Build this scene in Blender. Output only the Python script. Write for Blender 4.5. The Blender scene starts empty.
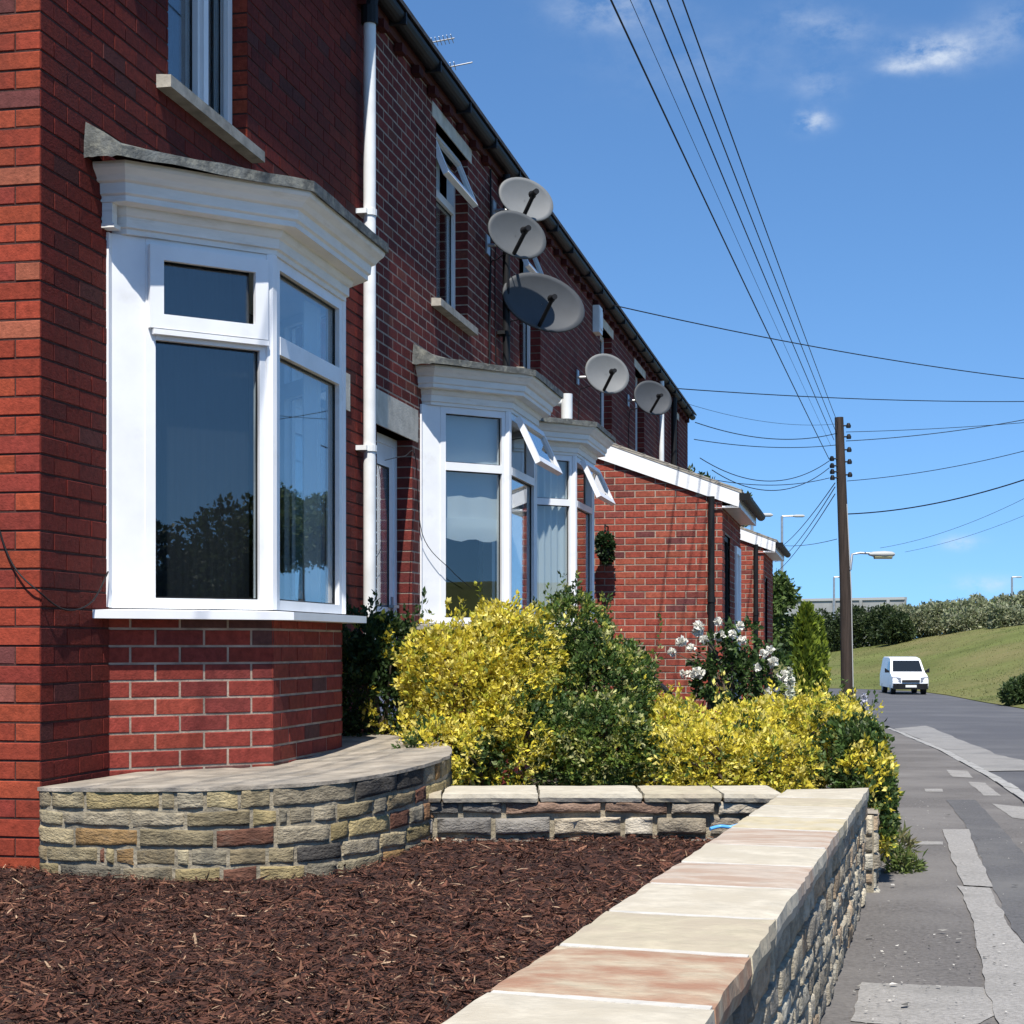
import bpy, math, random
import numpy as np
from mathutils import Vector, noise

RND = random.Random(7)
NR = np.random.default_rng(11)
S = bpy.context.scene
COL = S.collection
F = 1670.0                      # focal length in pixels of a 1024 frame
YAW = math.radians(11.77)
SA, CA = math.sin(YAW), math.cos(YAW)
HOR = 645.0
FX = -3.13                      # plane of the terrace front
EAVE = 4.2

def W(lat, dep, z=0.0):         # street coordinates (right of, ahead of the viewer) -> world
    return Vector((lat * CA - dep * SA, dep * CA + lat * SA, z))

def hgt(Z):                     # depth of the pavement below eye level, falling gently down the street
    xs = [-60, 0, 40, 60, 80, 100, 900]
    ys = [-.4, .964, 1.92, 2.2, 2.3, 2.3, 2.3]
    return float(np.interp(Z, xs, ys))

def pix(px, py, dep):           # a point at a known distance
    return W((px - 512) / F * dep, dep, (HOR - py) / F * dep)

def on_pave(px, py, dz=0.0):    # where a sight line meets the pavement
    Z = 8.0
    for _ in range(60):
        Z = .5 * Z + .5 * F * (hgt(Z) - dz) / (py - HOR)
    return (px - 512) / F * Z, Z

# ------------------------------------------------------------------ helpers
class MB:
    def __init__(s):
        s.v = []; s.f = []; s.m = []; s.c = []
    def face(s, pts, mat=0, col=(1, 1, 1)):
        b = len(s.v); s.v.extend([tuple(p) for p in pts])
        s.f.append(tuple(range(b, b + len(pts)))); s.m.append(mat); s.c.append(col)
    def grid(s, P, mat=0, col=(1, 1, 1), closeu=False):
        b = len(s.v); nr, nc = len(P), len(P[0])
        for r in P: s.v.extend([tuple(p) for p in r])
        for i in range(nr - 1):
            for j in range(nc if closeu else nc - 1):
                j2 = (j + 1) % nc
                s.f.append((b + i * nc + j, b + i * nc + j2, b + (i + 1) * nc + j2, b + (i + 1) * nc + j))
                s.m.append(mat); s.c.append(col)
    def hexa(s, p, mat=0, col=(1, 1, 1), skip=()):
        # p: 8 points, 0-3 bottom ring ccw, 4-7 top ring
        b = len(s.v); s.v.extend([tuple(q) for q in p])
        for k, f in enumerate([(3, 2, 1, 0), (4, 5, 6, 7), (0, 1, 5, 4), (1, 2, 6, 5), (2, 3, 7, 6), (3, 0, 4, 7)]):
            if k in skip: continue
            s.f.append(tuple(b + i for i in f)); s.m.append(mat); s.c.append(col)
    def box(s, x0, x1, y0, y1, z0, z1, mat=0, col=(1, 1, 1)):
        s.hexa([(x0, y0, z0), (x1, y0, z0), (x1, y1, z0), (x0, y1, z0), (x0, y0, z1), (x1, y0, z1), (x1, y1, z1), (x0, y1, z1)], mat, col)
    def bar(s, O, u, n, u0, u1, z0, z1, d0, d1, mat=0, col=(1, 1, 1)):
        O = Vector(O); u = Vector(u); n = Vector(n); k = Vector((0, 0, 1))
        P = lambda a, d, z: O + u * a + n * d + k * z
        s.hexa([P(u0, d1, z0), P(u1, d1, z0), P(u1, d0, z0), P(u0, d0, z0), P(u0, d1, z1), P(u1, d1, z1), P(u1, d0, z1), P(u0, d0, z1)], mat, col)
    def tube(s, pts, r, seg=8, mat=0, col=(1, 1, 1), caps=True):
        pts = [Vector(p) for p in pts]; n = len(pts); rs = r if isinstance(r, (list, tuple)) else [r] * n
        rings = []; side = None
        for i in range(n):
            t = (pts[min(i + 1, n - 1)] - pts[max(i - 1, 0)]).normalized()
            if side is None:
                side = t.cross(Vector((0, 0, 1)))
                if side.length < .05: side = t.cross(Vector((0, 1, 0)))
            side = (side - t * side.dot(t)).normalized(); up = side.cross(t)
            rings.append([pts[i] + (side * math.cos(a) + up * math.sin(a)) * rs[i] for a in [2 * math.pi * k / seg for k in range(seg)]])
        s.grid(rings, mat, col, True)
        if caps:
            s.face(rings[0], mat, col); s.face(rings[-1][::-1], mat, col)
    def build(s, name, mats, parent=None, smooth=False):
        if not isinstance(mats, (list, tuple)): mats = [mats]
        off = root_loc(parent)
        me = bpy.data.meshes.new(name)
        me.from_pydata([(a[0] - off[0], a[1] - off[1], a[2] - off[2]) for a in s.v], [], s.f)
        for m in mats: me.materials.append(m)
        me.polygons.foreach_set('material_index', s.m)
        cnt = [len(f) for f in s.f]
        c = np.ones((len(s.f), 4), np.float32); c[:, :3] = np.array(s.c, np.float32).reshape(-1, 3)
        at = me.color_attributes.new('Col', 'FLOAT_COLOR', 'CORNER')
        at.data.foreach_set('color', np.repeat(c, cnt, axis=0).ravel())
        if smooth: me.polygons.foreach_set('use_smooth', [True] * len(s.f))
        me.update()
        o = bpy.data.objects.new(name, me); COL.objects.link(o)
        if parent: o.parent = parent
        return o

def root_loc(p):
    if p is None: return (0, 0, 0)
    while p.parent: p = p.parent
    return p.location

def np_mesh(name, V, k, C, mat, parent=None, smooth=False, tri=None):
    """V (n,k,3) polygons of k corners each, or tri = list of corner index tuples per element; C (n,3) colours"""
    n = V.shape[0]; off = np.array(root_loc(parent)); verts = (V - off).reshape(-1, 3)
    if tri is None: tri = [tuple(range(k))]
    T = np.array(tri); m = T.shape[1]
    idx = (np.arange(n)[:, None, None] * k + T[None]).reshape(-1)
    nf = n * T.shape[0]
    me = bpy.data.meshes.new(name)
    me.vertices.add(len(verts)); me.vertices.foreach_set('co', verts.astype(np.float32).ravel())
    me.loops.add(len(idx)); me.loops.foreach_set('vertex_index', idx.astype(np.int32))
    me.polygons.add(nf); me.polygons.foreach_set('loop_start', (np.arange(nf) * m).astype(np.int32))
    me.update(calc_edges=True)
    c = np.ones((nf, 4), np.float32); c[:, :3] = np.repeat(C, T.shape[0], axis=0)
    at = me.color_attributes.new('Col', 'FLOAT_COLOR', 'CORNER')
    at.data.foreach_set('color', np.repeat(c, m, axis=0).ravel())
    me.materials.append(mat)
    if smooth: me.polygons.foreach_set('use_smooth', [True] * nf)
    o = bpy.data.objects.new(name, me); COL.objects.link(o)
    if parent: o.parent = parent
    return o

def tag(o, label=None, cat=None, group=None, kind=None):
    if label: o['label'] = label
    if cat: o['category'] = cat
    if group: o['group'] = group
    if kind: o['kind'] = kind
    return o

def thing(name, label, cat, loc, group=None):
    o = bpy.data.objects.new(name, None); COL.objects.link(o); o.location = loc
    o.empty_display_size = .2
    return tag(o, label, cat, group)

def copy_tree(o, parent=None):
    c = o.copy(); COL.objects.link(c); c.parent = parent
    for ch in [x for x in COL.objects if x.parent == o]: copy_tree(ch, c)
    return c

# ------------------------------------------------------------------ materials
def mat(name, base=(.5, .5, .5), rough=.7, attr=False, n_scale=0, n_lo=.8, n_hi=1.2, bump=0, b_scale=40, b_dist=.01, spec=.3, metal=0,
        stain=None, stain_scale=3, stain_lo=.5, stain_hi=.7, trans=0, stretch=None, n_detail=4):
    m = bpy.data.materials.new(name); m.use_nodes = True
    nt = m.node_tree; N = nt.nodes; L = nt.links
    p = N['Principled BSDF']; p.inputs['Roughness'].default_value = rough
    p.inputs['Specular IOR Level'].default_value = spec; p.inputs['Metallic'].default_value = metal
    tc = N.new('ShaderNodeTexCoord'); vec = tc.outputs['Object']
    if stretch:
        mp = N.new('ShaderNodeMapping'); mp.inputs['Scale'].default_value = stretch
        L.new(vec, mp.inputs['Vector']); vec = mp.outputs['Vector']
    if attr:
        a = N.new('ShaderNodeAttribute'); a.attribute_name = 'Col'; colr = a.outputs['Color']
    else:
        r = N.new('ShaderNodeRGB'); r.outputs[0].default_value = (*base, 1); colr = r.outputs[0]
    def noise_node(sc, det=4):
        n = N.new('ShaderNodeTexNoise'); n.inputs['Scale'].default_value = sc; n.inputs['Detail'].default_value = det
        n.inputs['Roughness'].default_value = .6; L.new(vec, n.inputs['Vector']); return n.outputs['Fac']
    if n_scale:
        mr = N.new('ShaderNodeMapRange'); mr.inputs[1].default_value = .3; mr.inputs[2].default_value = .7
        mr.inputs[3].default_value = n_lo; mr.inputs[4].default_value = n_hi
        L.new(noise_node(n_scale, n_detail), mr.inputs[0])
        mx = N.new('ShaderNodeVectorMath'); mx.operation = 'SCALE'
        L.new(colr, mx.inputs[0]); L.new(mr.outputs[0], mx.inputs['Scale']); colr = mx.outputs[0]
    if stain:
        mr = N.new('ShaderNodeMapRange'); mr.inputs[1].default_value = stain_lo; mr.inputs[2].default_value = stain_hi
        L.new(noise_node(stain_scale, 6), mr.inputs[0])
        mx = N.new('ShaderNodeMix'); mx.data_type = 'RGBA'
        L.new(mr.outputs[0], mx.inputs[0]); L.new(colr, mx.inputs[6]); mx.inputs[7].default_value = (*stain, 1); colr = mx.outputs[2]
    L.new(colr, p.inputs['Base Color'])
    if bump:
        b = N.new('ShaderNodeBump'); b.inputs['Strength'].default_value = bump; b.inputs['Distance'].default_value = b_dist
        L.new(noise_node(b_scale, 6), b.inputs['Height']); L.new(b.outputs[0], p.inputs['Normal'])
    if trans:
        t = N.new('ShaderNodeBsdfTranslucent'); mx = N.new('ShaderNodeMixShader'); mx.inputs[0].default_value = trans
        L.new(colr, t.inputs['Color']); L.new(p.outputs[0], mx.inputs[1]); L.new(t.outputs[0], mx.inputs[2])
        L.new(mx.outputs[0], N['Material Output'].inputs['Surface'])
    return m

def glass_mat(name, tint=(.75, .82, .85), gain=1.0, add=.02):
    m = bpy.data.materials.new(name); m.use_nodes = True
    N = m.node_tree.nodes; L = m.node_tree.links; N.remove(N['Principled BSDF'])
    t = N.new('ShaderNodeBsdfTransparent'); t.inputs[0].default_value = (*tint, 1)
    g = N.new('ShaderNodeBsdfGlossy'); g.inputs['Roughness'].default_value = .008
    lw = N.new('ShaderNodeLayerWeight'); lw.inputs['Blend'].default_value = .5
    pw = N.new('ShaderNodeMath'); pw.operation = 'POWER'; pw.inputs[1].default_value = 5; L.new(lw.outputs['Facing'], pw.inputs[0])
    f = N.new('ShaderNodeMath'); f.operation = 'MULTIPLY_ADD'; f.inputs[1].default_value = .955; f.inputs[2].default_value = .045; L.new(pw.outputs[0], f.inputs[0])
    ma = N.new('ShaderNodeMath'); ma.operation = 'MULTIPLY_ADD'; ma.inputs[1].default_value = gain; ma.inputs[2].default_value = add
    ma.use_clamp = True
    mx = N.new('ShaderNodeMixShader')
    L.new(f.outputs[0], ma.inputs[0]); L.new(ma.outputs[0], mx.inputs[0]); L.new(t.outputs[0], mx.inputs[1]); L.new(g.outputs[0], mx.inputs[2])
    L.new(mx.outputs[0], N['Material Output'].inputs['Surface'])
    return m

M = {}
M['brick'] = mat('brick', attr=True, rough=.88, n_scale=34, n_lo=.70, n_hi=1.2, bump=.7, b_scale=100, b_dist=.005, spec=.18, stain=(.055, .020, .017), stain_scale=1.3, stain_lo=.46, stain_hi=.98)
M['mortar_dark'] = mat('mortar_dark', (.050, .022, .018), .95, n_scale=14, n_lo=.6, n_hi=1.6, bump=.5, b_scale=90)
M['mortar_pale'] = mat('mortar_pale', (.36, .29, .23), .95, n_scale=9, n_lo=.6, n_hi=1.15, bump=.5, b_scale=90)
M['mortar_mid'] = mat('mortar_mid', (.20, .15, .12), .95, n_scale=3, n_lo=.5, n_hi=1.5, bump=.5, b_scale=90)
M['upvc'] = mat('upvc', (.81, .815, .82), .35, n_scale=5, n_lo=.93, n_hi=1.03, spec=.5, stain=(.58, .57, .53), stain_scale=6, stain_lo=.60, stain_hi=1.0)
M['timber'] = mat('timber', (.82, .80, .75), .6, n_scale=6, n_lo=.92, n_hi=1.04, stain=(.50, .45, .36), stain_scale=5, stain_lo=.58, stain_hi=.95, stretch=(1, 1, 5))
M['lead'] = mat('lead', (.10, .105, .10), .75, n_scale=14, n_lo=.5, n_hi=1.5, bump=.6, b_scale=60, stain=(.20, .20, .17), stain_scale=22, stain_lo=.48, stain_hi=.68)
M['stone_sill'] = mat('stone_sill', (.36, .33, .28), .9, n_scale=10, n_lo=.65, n_hi=1.2, bump=.4, b_scale=60)
M['stone'] = mat('stone', attr=True, rough=.95, n_scale=22, n_lo=.62, n_hi=1.28, bump=1, b_scale=55, b_dist=.014, stain=(.09, .078, .060), stain_scale=11, stain_lo=.56, stain_hi=.80, stretch=(1, 1, 2.0), spec=.15)
M['stone_mortar'] = mat('stone_mortar', (.29, .25, .18), .97, n_scale=14, n_lo=.6, n_hi=1.25, bump=.8, b_scale=50, b_dist=.015)
M['joint'] = mat('joint', (.54, .51, .45), .95, n_scale=20, n_lo=.8, n_hi=1.1, bump=.4, b_scale=60)
M['lichen_top'] = mat('lichen_top', (.33, .285, .225), .95, n_scale=7, n_lo=.55, n_hi=1.3, bump=.8, b_scale=30, b_dist=.012, stain=(.22, .20, .17), stain_scale=5, stain_lo=.48, stain_hi=.72)
M['stone_lintel'] = mat('stone_lintel', (.60, .55, .46), .9, n_scale=8, n_lo=.75, n_hi=1.12, bump=.4, b_scale=60)
M['glass'] = glass_mat('glass', (.90, .94, .95), 1.5, .02)
M['glass_far'] = glass_mat('glass_far', (.80, .86, .88), 1.6, .05)
M['curtain'] = mat('curtain', (.85, .87, .86), .9, trans=.35, spec=.1)
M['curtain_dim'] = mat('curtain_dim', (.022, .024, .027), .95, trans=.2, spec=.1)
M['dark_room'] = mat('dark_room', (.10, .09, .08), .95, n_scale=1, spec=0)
M['black'] = mat('black_plastic', (.011, .011, .012), .55, n_scale=9, n_lo=.8, n_hi=1.3, spec=.22)
M['white_pipe'] = mat('white_pipe', (.76, .77, .76), .4, n_scale=5, n_lo=.85, n_hi=1.04, spec=.5)
M['slate'] = mat('slate', (.07, .065, .065), .8, n_scale=8, n_lo=.6, n_hi=1.4, bump=.5, b_scale=20)
M['tile'] = mat('roof_tile', (.20, .17, .15), .9, n_scale=7, n_lo=.6, n_hi=1.35, bump=.5, b_scale=30)
M['dish'] = mat('dish_grey', (.165, .172, .175), .55, n_scale=3, n_lo=.85, n_hi=1.1, spec=.3)
M['dish_half_shaded'] = mat('dish_half_shaded', (.085, .091, .096), .55, n_scale=3, n_lo=.85, n_hi=1.1, spec=.3)  # darker copy of the dish grey, eave shade put into the colour
M['dish_shaded'] = mat('dish_shaded', (.062, .067, .074), .55, n_scale=3, n_lo=.85, n_hi=1.1, spec=.3)  # darkest copy of the dish grey, shade painted in as well
M['metal'] = mat('galvanised', (.42, .43, .44), .45, metal=.7, n_scale=8, n_lo=.8, n_hi=1.1)
M['wood_pole'] = mat('wood_pole', (.040, .028, .022), .9, n_scale=6, n_lo=.6, n_hi=1.5, bump=.6, b_scale=20, stretch=(4, 4, .25))
M['bark'] = mat('bark', (.10, .075, .055), .95, n_scale=9, n_lo=.6, n_hi=1.4, bump=.8, b_scale=25)
M['chip'] = mat('bark_chip', attr=True, rough=.85, n_scale=40, n_lo=.7, n_hi=1.3, spec=.25)
M['mulch'] = mat('mulch_bed', (.040, .018, .014), .95, n_scale=30, n_lo=.4, n_hi=1.8, bump=1, b_scale=35, b_dist=.03)
M['leaf'] = mat('leaf', attr=True, rough=.5, spec=.3, trans=.36)
M['petal'] = mat('petal', attr=True, rough=.7, spec=.2, trans=.3)
M['grass'] = mat('grass_hill', (.115, .130, .040), .95, n_scale=.35, n_lo=.72, n_hi=1.28, stain=(.175, .155, .065), stain_scale=.12, stain_lo=.42, stain_hi=.68, bump=.8, b_scale=4, b_dist=.12, spec=.1, n_detail=9)
M['field'] = mat('field', (.10, .105, .04), .95, n_scale=.4, n_lo=.7, n_hi=1.3, spec=.1)
M['soil'] = mat('soil', (.05, .036, .025), .95, n_scale=6, n_lo=.6, n_hi=1.4, bump=.8, b_scale=20, b_dist=.03)
M['road'] = mat('road_asphalt', (.088, .087, .092), .9, n_scale=60, n_lo=.75, n_hi=1.3, bump=.5, b_scale=120, stain=(.125, .123, .125), stain_scale=.35, stain_lo=.45, stain_hi=.7, spec=.25)
M['pave'] = mat('pavement_asphalt', (.128, .118, .110), .92, n_scale=55, n_lo=.72, n_hi=1.32, bump=.6, b_scale=110, stain=(.20, .186, .172), stain_scale=.8, stain_lo=.42, stain_hi=.72, spec=.2)
M['pave_old'] = mat('pavement_patch_pale', (.285, .270, .250), .92, n_scale=60, n_lo=.75, n_hi=1.25, bump=.6, b_scale=120, stain=(.20, .19, .175), stain_scale=2, stain_lo=.5, stain_hi=.75, spec=.2)
M['pave_dark'] = mat('pavement_patch_dark', (.105, .102, .102), .92, n_scale=60, n_lo=.75, n_hi=1.3, bump=.6, b_scale=120, stain=(.145, .14, .135), stain_scale=1.5, stain_lo=.45, stain_hi=.7, spec=.2)
M['road_patch'] = mat('road_patch_pale', (.25, .24, .225), .92, n_scale=50, n_lo=.75, n_hi=1.25, bump=.5, b_scale=110, stain=(.17, .165, .16), stain_scale=1.2, stain_lo=.48, stain_hi=.72, spec=.2)
M['kerb'] = mat('kerb_concrete', (.33, .32, .30), .92, n_scale=12, n_lo=.7, n_hi=1.2, bump=.5, b_scale=60)
M['van'] = mat('van_paint', (.80, .81, .82), .3, n_scale=3, n_lo=.95, n_hi=1.03, spec=.5)
M['van_glass'] = mat('van_glass', (.012, .014, .016), .08, spec=.6)
M['rubber'] = mat('rubber', (.022, .022, .022), .85)
M['lamp_clear'] = mat('headlamp', (.22, .23, .25), .15, spec=.7, metal=.3)
M['lamp_body'] = mat('lamp_body', (.40, .40, .38), .6)
M['lamp_lens'] = mat('lamp_lens', (.62, .55, .30), .3, spec=.5)
M['concrete'] = mat('concrete', (.30, .30, .29), .9, n_scale=.8, n_lo=.8, n_hi=1.15)
M['shed'] = mat('shed_paint', (.46, .52, .44), .7, n_scale=1, n_lo=.9, n_hi=1.08)
M['hose'] = mat('blue_hose', (.10, .36, .72), .4, spec=.5)
M['plate'] = mat('plate', (.75, .76, .72), .5)

# ------------------------------------------------------------------ bricks
def brick_col(kind):
    r = RND.random(); j = RND.uniform(.84, 1.14) * {'front': .66, 'brown': .74, 'bay': .76}.get(kind, .86)  # front and brown lowered further: facade shade put into the brick colour
    if kind == 'red':
        c = (.300, .054, .028) if r < .50 else (.335, .068, .031) if r < .74 else (.245, .044, .030) if r < .90 else (.33, .105, .058) if r < .96 else (.27, .090, .068) if r < .985 else (.15, .05, .045)
    elif kind == 'front':  # same house as the red gable, darkened to deepen the front's shade
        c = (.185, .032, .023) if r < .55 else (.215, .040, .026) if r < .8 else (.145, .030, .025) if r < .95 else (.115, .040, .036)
    elif kind == 'brown':
        c = (.175, .038, .031) if r < .6 else (.205, .047, .036) if r < .8 else (.135, .034, .031) if r < .95 else (.22, .08, .055)
    elif kind == 'bay':
        c = (.285, .050, .036) if r < .62 else (.31, .060, .038) if r < .84 else (.23, .045, .038) if r < .94 else (.13, .058, .052)
    else:
        c = (.31, .072, .048) if r < .55 else (.35, .095, .058) if r < .8 else (.22, .062, .05) if r < .95 else (.15, .05, .048)
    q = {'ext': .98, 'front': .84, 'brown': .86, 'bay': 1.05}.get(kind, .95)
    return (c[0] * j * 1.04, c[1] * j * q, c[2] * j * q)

def brickwork(mb, O, u, n, L, z0, z1, openings=(), kind='red', bond='stretcher', joint=.010, relief=.005, backing=True, top=None, bl=.215, ch=.075, phase=0, perp=None):
    """rows of individual bricks (material 0) standing proud of a bed of mortar (material 1); top(a) gives a sloping upper edge"""
    O = Vector(O); u = Vector(u); n = Vector(n); k = Vector((0, 0, 1))
    P = lambda a, d, z: O + u * a + n * d + k * z
    if backing:
        us = sorted({0, L, *[v for o in openings for v in o[:2] if 0 < v < L]}); zs = sorted({z0, z1, *[v for o in openings for v in o[2:] if z0 < v < z1]})
        for a, b in zip(us, us[1:]):
            for c, d in zip(zs, zs[1:]):
                ma, mc = (a + b) / 2, (c + d) / 2
                if any(o[0] < ma < o[1] and o[2] < mc < o[3] for o in openings): continue
                if top: mb.face([P(a, 0, c), P(b, 0, c), P(b, 0, min(d, top(b))), P(a, 0, min(d, top(a)))], 1)
                else: mb.face([P(a, 0, c), P(b, 0, c), P(b, 0, d), P(a, 0, d)], 1)
    i = 0; z = z0; bed = joint; joint = perp or joint
    while z < z1 - .02:
        zt = min(z + ch - bed, z1)
        zm = (z + zt) / 2; cuts = sorted([(o[0], o[1]) for o in openings if o[2] < zm < o[3]])
        if bond == 'english' and (i + phase) % 2: step, st = (bl - joint) / 2 + joint / 2, 0
        else: step, st = bl + joint, (-(bl + joint) / 2 if (i % 2 and bond == 'stretcher') else 0)
        a = st + 0.0
        while a < L - .004:
            b = min(a + step - joint, L); a0 = max(a, 0)
            segs = [(a0, b)]
            for c in cuts:
                nx = []
                for s_ in segs:
                    if c[1] <= s_[0] or c[0] >= s_[1]: nx.append(s_)
                    else:
                        if c[0] > s_[0]: nx.append((s_[0], c[0]))
                        if c[1] < s_[1]: nx.append((c[1], s_[1]))
                segs = nx
            for (p, q) in segs:
                if q - p < .015: continue
                if top and (min(top(p), top(q)) < zt + .01): continue
                d = relief + RND.uniform(-.0015, .0015) * min(1, relief / .004); e = lambda: RND.uniform(-.0014, .0014)
                c = brick_col(kind); x0, x1, y0, y1 = p + e(), q + e(), z + e(), zt + e(); r = .0025
                if p <= .001: x0 = p
                if q >= L - .001: x1 = q
                B = [P(p, 0, z), P(q, 0, z), P(q, 0, zt), P(p, 0, zt)]
                T = [P(x0 + (r if p > .001 else 0), d, y0 + r), P(x1 - (r if q < L - .001 else 0), d, y0 + r), P(x1 - (r if q < L - .001 else 0), d, y1 - r), P(x0 + (r if p > .001 else 0), d, y1 - r)]
                mb.face(T, 0, c)
                for w in range(4): mb.face([B[w], B[(w + 1) % 4], T[(w + 1) % 4], T[w]], 0, c)
            a += step
        z += ch; i += 1

def reveal(mb, op, depth, kind, x=FX):
    """brick sides of an opening in the terrace front: op = (Ya,Yb,z0,z1)"""
    a, b, z0, z1 = op
    for Y, ny in ((a, 1), (b, -1)):
        mb.face([(x - depth, Y, z0), (x + .001, Y, z0), (x + .001, Y, z1), (x - depth, Y, z1)], 1)
        z = z0
        base = FRONT_BASE + math.ceil((z0 - FRONT_BASE) / .075 - 1e-6) * .075
        z = base
        while z < z1:
            zt = min(z + .065, z1); y = Y + ny * .003; c = brick_col(kind)
            mb.face([(x - depth, y, z), (x + .004, y, z), (x + .004, y, zt), (x - depth, y, zt)], 0, c)
            z += .075
    mb.face([(x - depth, a, z1), (x, a, z1), (x, b, z1), (x - depth, b, z1)], 1)
    mb.face([(x - depth, a, z0), (x, a, z0), (x, b, z0), (x - depth, b, z0)], 1)

FRONT_BASE = -1.5
GZ = -1.5                       # foundations: below every garden level on the row

# ------------------------------------------------------------------ windows
def sash(mb, O, u, n, a0, a1, z0, z1, d0, d1, w=.045, mat=0):
    mb.bar(O, u, n, a0, a0 + w, z0, z1, d0, d1, mat); mb.bar(O, u, n, a1 - w, a1, z0, z1, d0, d1, mat)
    mb.bar(O, u, n, a0 + w, a1 - w, z0, z0 + w, d0, d1, mat); mb.bar(O, u, n, a0 + w, a1 - w, z1 - w, z1, d0, d1, mat)

def pane(O, u, n, a0, a1, z0, z1, d, parent, m='glass'):
    mb = MB(); mb.bar(O, u, n, a0, a1, z0, z1, d - .006, d); sash(mb, O, u, n, a0, a1, z0, z1, d + .001, d + .007, .007, 1)
    return mb.build('pane', [M[m], M['black']], parent)

def tilted(O, u, n, a0, a1, zt, h, ang, w, parent, m='glass', d=.03):
    """a top hung sash swung outwards about its upper edge"""
    O = Vector(O); u = Vector(u); n = Vector(n); k = Vector((0, 0, 1))
    dn = (n * math.sin(ang) - k * math.cos(ang)); nn = (n * math.cos(ang) + k * math.sin(ang))
    H = O + n * d + k * zt; mb = MB()
    def slab(p0, p1, q0, q1, t0, t1, B):
        P = lambda a, q, t: H + u * a + dn * q + nn * t
        B.hexa([P(p0, q1, t0), P(p1, q1, t0), P(p1, q1, t1), P(p0, q1, t1), P(p0, q0, t0), P(p1, q0, t0), P(p1, q0, t1), P(p0, q0, t1)])
    slab(a0, a0 + w, 0, h, 0, .045, mb); slab(a1 - w, a1, 0, h, 0, .045, mb)
    slab(a0 + w, a1 - w, 0, w, 0, .045, mb); slab(a0 + w, a1 - w, h - w, h, 0, .045, mb)
    s = mb.build('opening_sash', M['upvc'], parent)
    g = MB(); slab(a0 + w, a1 - w, w, h - w, .018, .024, g); g.build('pane', M[m], parent)
    return s

def folds(pa, pb, z0, z1, n, amp, normal):
    pa = Vector(pa); pb = Vector(pb); normal = Vector(normal); cols = []
    for i in range(n + 1):
        t = i / n; p = pa.lerp(pb, t) + normal * (amp * math.sin(i * 1.9 + .7 * math.sin(i * .37)))
        cols.append(p)
    return [[c + Vector((0, 0, z)) for c in cols] for z in (z0, z0 * .5 + z1 * .5, z1)]

def offset_path(pts, o):
    pts = [Vector((p[0], p[1], 0)) for p in pts]; out = []
    N = []
    for a, b in zip(pts, pts[1:]):
        d = (b - a).normalized(); N.append(Vector((d.y, -d.x, 0)))
    for i, p in enumerate(pts):
        if i == 0: out.append(p + N[0] * o)
        elif i == len(pts) - 1: out.append(p + N[-1] * o)
        else:
            m = (N[i - 1] + N[i]).normalized(); out.append(p + m * (o / max(.3, m.dot(N[i]))))
    return out

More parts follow.
